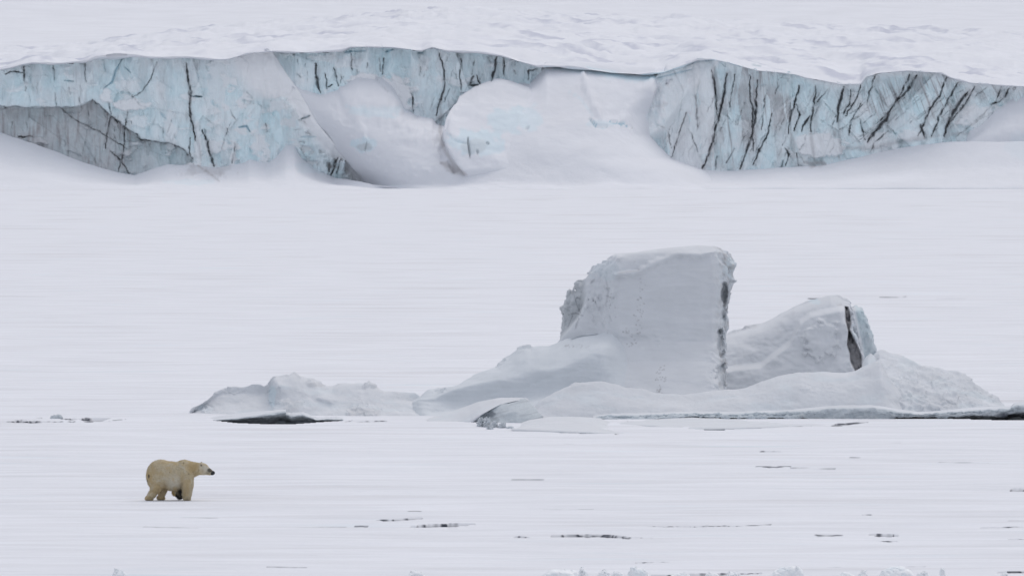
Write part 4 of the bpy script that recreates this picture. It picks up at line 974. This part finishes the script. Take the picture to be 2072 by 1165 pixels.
# ---- loose chunks
def chunk(name, px0, px1, top, Y0, seed, label, group=None, mat=M_rough, base=None, knob=0.12, h=None, blue=.35, dirt=.05, depth=None, parts=None, cat='ice block'):
    s = F / Y0
    w = (px1 - px0) / s
    zt = float(unproj(W2, top, Y0)[2])
    zb = -0.12
    hh = zt - zb
    h = h or max(min(w, hh) / 26, .012)
    dp = depth or w * .7
    rs = np.random.RandomState(seed)
    xc = ((px0 + px1) / 2 - W2) / s
    X = np.arange(-w * .62, w * .62, h); Yl = np.arange(-dp * .65, dp * .65, h * 1.2); Z = np.arange(zb - .05, zt + hh * .2, h)
    Xg, Yg, Zg = np.meshgrid(X, Yl, Z, indexing='ij')
    S = None
    n = parts or 4
    for i in range(n):
        cx = rs.uniform(-.28, .28) * w if i else 0.0
        rx = w * rs.uniform(.16, .3) if i else w * .40
        tz = zt - hh * (rs.uniform(.0, .45) if i else .04)
        if i == 1: tz = zt; 
        rz = (tz - zb)
        cy = rs.uniform(-.15, .15) * dp
        # superellipsoid-like rock standing on the ice
        e = (np.abs((Xg - cx) / rx) ** 2.6 + np.abs((Yg - cy) / (dp * .42)) ** 2.6 + np.abs((Zg - zb) / rz) ** 2.6) ** (1 / 2.6) - 1
        e = e * min(rx, rz)
        S = e if S is None else smin(S, e, .05 * w)
    sc = 1 / max(w, hh)
    f, _ = facet(Xg * 4 * sc + Yg * 2 * sc, Zg * 5 * sc + Yg * sc, seed, .9)
    S = S + knob * min(w, hh) * (.5 * ridged(Xg * 3.5 * sc, Yg * 3.5 * sc, Zg * 4 * sc, 3, seed) + .25 * f * .5 + .5 * fbm(Xg * 9 * sc, Yg * 9 * sc, Zg * 9 * sc, 3, seed))
    S = np.maximum(S, zb - Zg)
    V, Q = surface_nets(S, (X[0], Yl[0], Z[0]), (h, h * 1.2, h))
    at = {'blue': np.clip(blue + .2 * fbm(V[:, 0] * 5 * sc, V[:, 1] * 5 * sc, V[:, 2] * 5 * sc, 3, 2), 0, 1), 'dirt': np.full(len(V), dirt), 'dark': np.zeros(len(V))}
    o = make_mesh(name, V, Q, mat, None, at)
    o.location = (xc, Y0, 0)
    tag(o, label, cat, group)
    return o

chunk('ice_chunk', 96, 131, 838.5, 344, 3, 'lone small grey green ice chunk beside the lead at the far left', None, M_rough, blue=.3, dirt=.42, knob=.1, cat='ice chunk')
gR = 'ice crumbs heaped at the grey faced block'
crumbs = [(964,982,847,335.5,'leftmost pale crumb of the small heap by the grey faced block'), (978,996,845.5,335.2,'highest crumb of the small heap, pale and pointed'), (992,1010,853,334.8,'rounded crumb in the middle of the small heap below the grey face'),
          (1006,1024,856,334.4,'low crumb right of the middle of the small heap'), (1020,1042,862,334.0,'flat greyish crumb at the right tip of the small heap'), (984,1000,860,333.4,'front crumb of the small heap, nearest the camera')]
for i, (a, b, t, Y, lb) in enumerate(crumbs):
    chunk('ice_crumb', a, b, t, Y, 20 + i, lb, gR, M_berg, knob=.25, blue=.12, dirt=.03, depth=.5, cat='ice crumb')
gN = 'ice blocks along the near edge'
near = [(222,262,1152,'solitary pale ice block at the bottom edge below the bear',.4), (822,868,1153.5,'single low ice block at the bottom edge left of the long row',.35),
        (1086,1176,1152,'broad flat topped pale ice block that starts the row at the bottom edge',.35), (1166,1194,1151,'narrow upright ice block beside the broad flat topped one',.4),
        (1204,1240,1152.5,'crumbly ice block in the middle of the bottom row',.4), (1236,1268,1156,'low ice block between the crumbly one and the rounded blue one',.4), (1264,1322,1147.5,'rounded bluish ice block at the right end of the tight row',.6),
        (1350,1402,1158,'low snow covered block just right of the tight row',.2), (1426,1462,1158,'small low block left of the paired ones at the bottom edge',.3), (1462,1506,1155.5,'small round topped block of the pair at the bottom edge',.3),
        (1556,1632,1145,'domed ice block with a knob on top, under the long dark crack',.35), (1690,1738,1157,'low flat block left of the peaked one at the bottom right',.3), (1732,1762,1154,'small rounded block touching the peaked one from the left',.35), (1768,1862,1146,'wide peaked ice block, the biggest at the bottom right',.5),
        (1850,1884,1155,'low broken block at the right foot of the peaked one',.35), (1902,1916,1149,'tiny single ice knob right of the peaked block',.3), (2022,2044,1157,'small block at the bottom right corner',.3)]
for i, (a, b, t, lb, bl) in enumerate(near):
    chunk('ice_block', a, b, t, 223.0 + (i % 3) * .25, 60 + i, lb, gN, M_glac, knob=.09, blue=bl * .2, dirt=.03, depth=max(.5, (b - a) / 77 * .7), parts=4 if b - a > 40 else 2)
chunk('ice_crumb', 2038, 2075, 839.5, 345.5, 90, 'thin white ice sliver floating in the black water at the far right', None, M_berg, knob=.05, blue=.1, dirt=0, depth=.6, cat='ice crumb')

# ================================================================== POLAR BEAR
def fur_mat():
    m = bpy.data.materials.new('bear_fur'); m.use_nodes = True
    t = m.node_tree; N = t.nodes; L = t.links; b = N['Principled BSDF']
    b.inputs['Roughness'].default_value = .9; b.inputs['Specular IOR Level'].default_value = .1
    tcx = N.new('ShaderNodeTexCoord')
    n1 = N.new('ShaderNodeTexNoise'); n1.inputs['Scale'].default_value = 26; n1.inputs['Detail'].default_value = 4
    n2 = N.new('ShaderNodeTexNoise'); n2.inputs['Scale'].default_value = 4; n2.inputs['Detail'].default_value = 3
    for n in (n1, n2): L.new(tcx.outputs['Object'], n.inputs['Vector'])
    def attr(nm):
        a = N.new('ShaderNodeAttribute'); a.attribute_name = nm; return a.outputs['Fac']
    def mix(f, a, c):
        x = N.new('ShaderNodeMix'); x.data_type = 'RGBA'; L.new(f, x.inputs[0])
        for s, v in ((6, a), (7, c)):
            if hasattr(v, 'links'): L.new(v, x.inputs[s])
            else: x.inputs[s].default_value = (*v, 1)
        return x.outputs[2]
    c = mix(n2.outputs['Fac'], (.64, .54, .355), (.50, .42, .28))
    r = N.new('ShaderNodeMapRange'); r.inputs[1].default_value = .45; r.inputs[2].default_value = .75
    L.new(n1.outputs['Fac'], r.inputs[0])
    c = mix(r.outputs[0], c, (.36, .30, .20))
    c = mix(attr('pale'), c, (.63, .60, .51))
    c = mix(attr('ochre'), c, (.48, .345, .16))
    c = mix(attr('dark'), c, (.03, .028, .026))
    L.new(c, b.inputs['Base Color'])
    bp = N.new('ShaderNodeBump'); bp.inputs['Strength'].default_value = .6; bp.inputs['Distance'].default_value = .02
    L.new(n1.outputs['Fac'], bp.inputs['Height']); L.new(bp.outputs[0], b.inputs['Normal'])
    return m
M_fur = fur_mat()
def plain(name, col, rough):
    m = bpy.data.materials.new(name); m.use_nodes = True; b = m.node_tree.nodes['Principled BSDF']
    b.inputs['Base Color'].default_value = (*col, 1); b.inputs['Roughness'].default_value = rough
    n = m.node_tree.nodes.new('ShaderNodeTexNoise'); n.inputs['Scale'].default_value = 60
    bp = m.node_tree.nodes.new('ShaderNodeBump'); bp.inputs['Strength'].default_value = .2
    m.node_tree.links.new(n.outputs['Fac'], bp.inputs['Height']); m.node_tree.links.new(bp.outputs[0], b.inputs['Normal'])
    return m
M_nose = plain('bear_nose', (.012, .012, .013), .45)
M_eye = plain('bear_eye', (.008, .007, .006), .2)

def build_bear():
    U = 8.964 * 64.0                      # study units per metre
    YBr = F / 64.0
    X0 = (260 + 800 / 8.964 - W2) / 64.0   # world X of study x = 800
    GZ = 1003.0
    def P(x, y, d=0.0): return np.array([(x - 800) / U, d, (GZ - y) / U])
    h = 0.0125
    xs = np.arange(-1.02, 1.44, h); ys = np.arange(-.56, .56, h * 1.1); zs = np.arange(-.03, 1.42, h)
    X, Y, Z = np.meshgrid(xs, ys, zs, indexing='ij')
    def ell(c, r):
        q = np.sqrt(((X - c[0]) / r[0]) ** 2 + ((Y - c[1]) / r[1]) ** 2 + ((Z - c[2]) / r[2]) ** 2)
        return (q - 1) * min(r)
    def cap(a, b, ra, rb, sy=1.0):
        d = b - a; d2 = (d ** 2).sum()
        t = np.clip(((X - a[0]) * d[0] + (Y - a[1]) * d[1] + (Z - a[2]) * d[2]) / d2, 0, 1)
        return np.sqrt((X - a[0] - t * d[0]) ** 2 + ((Y - a[1] - t * d[1]) * sy) ** 2 + (Z - a[2] - t * d[2]) ** 2) - (ra + (rb - ra) * t)
    u = 1 / U
    S = ell(P(590, 520), (262 * u, .40, 258 * u))                     # hindquarters
    S = smin(S, ell(P(530, 590), (205 * u, .38, 240 * u)), .06)
    S = smin(S, ell(P(790, 530), (260 * u, .39, 232 * u)), .07)          # barrel
    S = smin(S, ell(P(800, 640), (215 * u, .36, 190 * u)), .06)          # belly
    S = smin(S, ell(P(990, 470), (175 * u, .33, 198 * u)), .07)          # shoulder
    S = smin(S, cap(P(1050, 428), P(1270, 430), 148 * u, 108 * u, 1.2), .08)  # neck
    S = smin(S, cap(P(1130, 480), P(1180, 500), 120 * u, 80 * u, 1.1), .06)
    S = smin(S, ell(P(1345, 432), (98 * u, .155, 112 * u)), .05)          # skull
    S = smin(S, cap(P(1390, 440, -.03), P(1480, 487, -.06), 78 * u, 48 * u), .05)
    S = smin(S, cap(P(1480, 487, -.06), P(1522, 503, -.075), 46 * u, 34 * u), .03)
    S = smin(S, cap(P(1380, 500, -.03), P(1480, 522, -.06), 44 * u, 22 * u), .03)  # jaw
    for d in (-.115, .105):
        S = smin(S, ell(P(1312 + (6 if d > 0 else 0), 350 if d < 0 else 338, d), (24 * u, .022, 33 * u)), .012)
    n = -.17; f = .17
    # near hind leg
    S = smin(S, cap(P(520, 620, n), P(500, 770, n - .02), 172 * u, 102 * u, 1.2), .06)
    S = smin(S, cap(P(500, 770, n - .02), P(430, 890, n), 102 * u, 68 * u), .04)
    S = smin(S, cap(P(430, 890, n), P(360, 955, n), 74 * u, 48 * u), .04)
    S = smin(S, cap(P(330, 965, n), P(420, 970, n), 34 * u, 36 * u, .8), .03)
    # far hind leg
    S = smin(S, cap(P(620, 720, f), P(600, 880, f), 118 * u, 64 * u, 1.1), .05)
    S = smin(S, cap(P(600, 880, f), P(575, 955, f), 64 * u, 52 * u), .04)
    S = smin(S, cap(P(540, 965, f), P(625, 968, f), 38 * u, 36 * u, .8), .03)
    # near fore leg
    S = smin(S, cap(P(1060, 560, n), P(1075, 720, n - .02), 130 * u, 103 * u, 1.2), .06)
    S = smin(S, cap(P(1075, 720, n - .02), P(1060, 900, n - .02), 103 * u, 84 * u), .04)
    S = smin(S, cap(P(1060, 900, n - .02), P(1050, 955, n - .02), 84 * u, 58 * u), .03)
    S = smin(S, cap(P(1030, 968, n - .02), P(1105, 974, n - .02), 40 * u, 30 * u, .8), .03)
    # far fore leg, swinging, paw turned back
    S = smin(S, cap(P(1000, 640, f), P(930, 790, f), 120 * u, 92 * u), .05)
    S = smin(S, cap(P(930, 790, f), P(845, 870, f), 88 * u, 66 * u), .03)
    S = smin(S, cap(P(870, 850, f - .04), P(925, 935, f - .05), 74 * u, 58 * u), .02)
    # coat: fine tufts
    S = S + .008 * fbm(X * 9, Y * 9, Z * 9, 2, 3) + .007 * ridged(X * 22, Y * 22, Z * 11, 2, 5)
    S = np.maximum(S, -Z - .012)
    V, Q = surface_nets(S, (xs[0], ys[0], zs[0]), (h, h * 1.1, h))
    sx = V[:, 0] * U + 800; sy = GZ - V[:, 2] * U
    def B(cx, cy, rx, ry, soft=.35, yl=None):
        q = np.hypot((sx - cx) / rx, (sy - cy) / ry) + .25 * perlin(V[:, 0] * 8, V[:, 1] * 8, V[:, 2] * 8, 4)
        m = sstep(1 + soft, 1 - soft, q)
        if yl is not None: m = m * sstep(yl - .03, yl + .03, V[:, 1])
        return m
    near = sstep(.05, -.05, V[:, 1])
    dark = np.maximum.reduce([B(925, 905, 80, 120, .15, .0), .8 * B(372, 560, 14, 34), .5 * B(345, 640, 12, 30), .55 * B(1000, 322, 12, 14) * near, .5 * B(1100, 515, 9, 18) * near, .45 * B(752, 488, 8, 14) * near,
                              .75 * B(1318, 368, 13, 18) * near, .8 * B(1478, 455, 50, 38), .35 * B(1440, 500, 40, 30), .4 * B(1276, 455, 8, 22) * near, .5 * B(360, 1000, 40, 10), .35 * B(1060, 985, 50, 10)])
    at = {'dark': dark, 'pale': .9 * np.maximum.reduce([.5 * sstep(.1, .6, fbm(V[:, 0] * 7, V[:, 1] * 7, V[:, 2] * 7, 3, 6)), .7 * B(840, 670, 170, 110, .8), .2 * B(700, 450, 260, 120, .9), .75 * B(1385, 400, 110, 100, .6), .3 * B(1120, 860, 40, 140), .4 * B(600, 270, 200, 40)]),
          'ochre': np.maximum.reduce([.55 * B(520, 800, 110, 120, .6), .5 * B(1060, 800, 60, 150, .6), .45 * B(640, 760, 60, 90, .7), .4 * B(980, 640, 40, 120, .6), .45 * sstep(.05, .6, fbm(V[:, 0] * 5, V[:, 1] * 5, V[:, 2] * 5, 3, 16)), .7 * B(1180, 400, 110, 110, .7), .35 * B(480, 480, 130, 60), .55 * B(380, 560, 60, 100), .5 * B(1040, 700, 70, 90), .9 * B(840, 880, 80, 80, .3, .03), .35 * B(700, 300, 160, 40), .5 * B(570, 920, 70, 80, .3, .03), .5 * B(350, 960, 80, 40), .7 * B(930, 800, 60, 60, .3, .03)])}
    root = empty('polar_bear', (X0, YBr, 0), 'lone cream coloured polar bear walking right across the snow', 'polar bear')
    make_mesh('body', V, Q, M_fur, root, at)
    # short fur tufts standing off the coat (one coat of hair)
    rs = np.random.RandomState(2)
    A0 = V[Q[:, 0]]; Nn = np.cross(V[Q[:, 1]] - A0, V[Q[:, 2]] - A0); Nn /= np.maximum(np.linalg.norm(Nn, axis=1, keepdims=True), 1e-9)
    sel = rs.choice(len(Q), min(15000, len(Q)), replace=False)
    base = V[Q[sel]].mean(1); nn = Nn[sel]
    if ((base - np.array([0, 0, .8])) * nn).sum(1).mean() < 0: nn = -nn
    bx = base[:, 0] * U + 800; bz = GZ - base[:, 2] * U
    headm = (bx > 1280)
    comb = np.stack([-.6 + .2 * rs.randn(len(sel)), .2 * rs.randn(len(sel)), -.75 + .2 * rs.randn(len(sel))], 1)
    ln = rs.uniform(.018, .042, len(sel)) * np.where(headm, .3, 1) * np.where((bz > 780) & (bz < 900), 1.3, 1)
    dirv = nn * .55 + comb * .6; dirv /= np.linalg.norm(dirv, axis=1, keepdims=True)
    side = np.cross(dirv, rs.randn(len(sel), 3)); side /= np.linalg.norm(side, axis=1, keepdims=True)
    wd = .0035
    tip = base + dirv * ln[:, None]; tip[:, 2] = np.maximum(tip[:, 2], .0)
    Vh = np.concatenate([base - side * wd, base + side * wd, tip]); n_ = len(sel)
    Fh = np.stack([np.arange(n_), np.arange(n_) + n_, np.arange(n_) + 2 * n_], 1)
    vi = Q[sel][:, 0]
    ath = {k: np.concatenate([v[vi]] * 3) for k, v in at.items()}
    make_mesh('fur', Vh, Fh, M_fur, root, ath, smooth=False)
    # nose, eyes
    def ball(name, c, r, mat):
        th = np.linspace(0, math.pi, 13)[:, None]; ph = np.linspace(0, 2 * math.pi, 21)[None, :]
        G_ = np.stack([c[0] + r[0] * np.sin(th) * np.cos(ph), c[1] + r[1] * np.sin(th) * np.sin(ph), c[2] + r[2] * np.cos(th) + 0 * ph], 2)
        return make_mesh(name, G_.reshape(-1, 3), grid_faces(13, 21), mat, root)
    ball('nose', P(1517, 503, -.075), (50 * u, .075, 43 * u), M_nose)
    ball('eye', P(1402, 428, -.128), (.018, .018, .02), M_eye)
    ball('eye', P(1430, 425, .085), (.018, .018, .02), M_eye)
build_bear()

# ================================================================== HAZE
def haze():
    x, y0, y1, z0, z1 = 3400.0, -60.0, 5300.0, -1.6, 260.0
    Vv = [(-x, y0, z0), (x, y0, z0), (x, y1, z0), (-x, y1, z0), (-x, y0, z1), (x, y0, z1), (x, y1, z1), (-x, y1, z1)]
    Q = [(0, 3, 2, 1), (4, 5, 6, 7), (0, 1, 5, 4), (1, 2, 6, 5), (2, 3, 7, 6), (3, 0, 4, 7)]
    m = bpy.data.materials.new('haze_air'); m.use_nodes = True
    t = m.node_tree
    for n in list(t.nodes): t.nodes.remove(n)
    o = t.nodes.new('ShaderNodeOutputMaterial'); p = t.nodes.new('ShaderNodeVolumePrincipled')
    p.inputs['Color'].default_value = (0.93, 0.95, 1.0, 1)
    p.inputs['Density'].default_value = 0.00003
    t.links.new(p.outputs[0], o.inputs['Volume'])
    tag(make_mesh('haze', Vv, Q, m, smooth=False), 'thin pale haze over the ice', None, None, 'stuff')
haze()
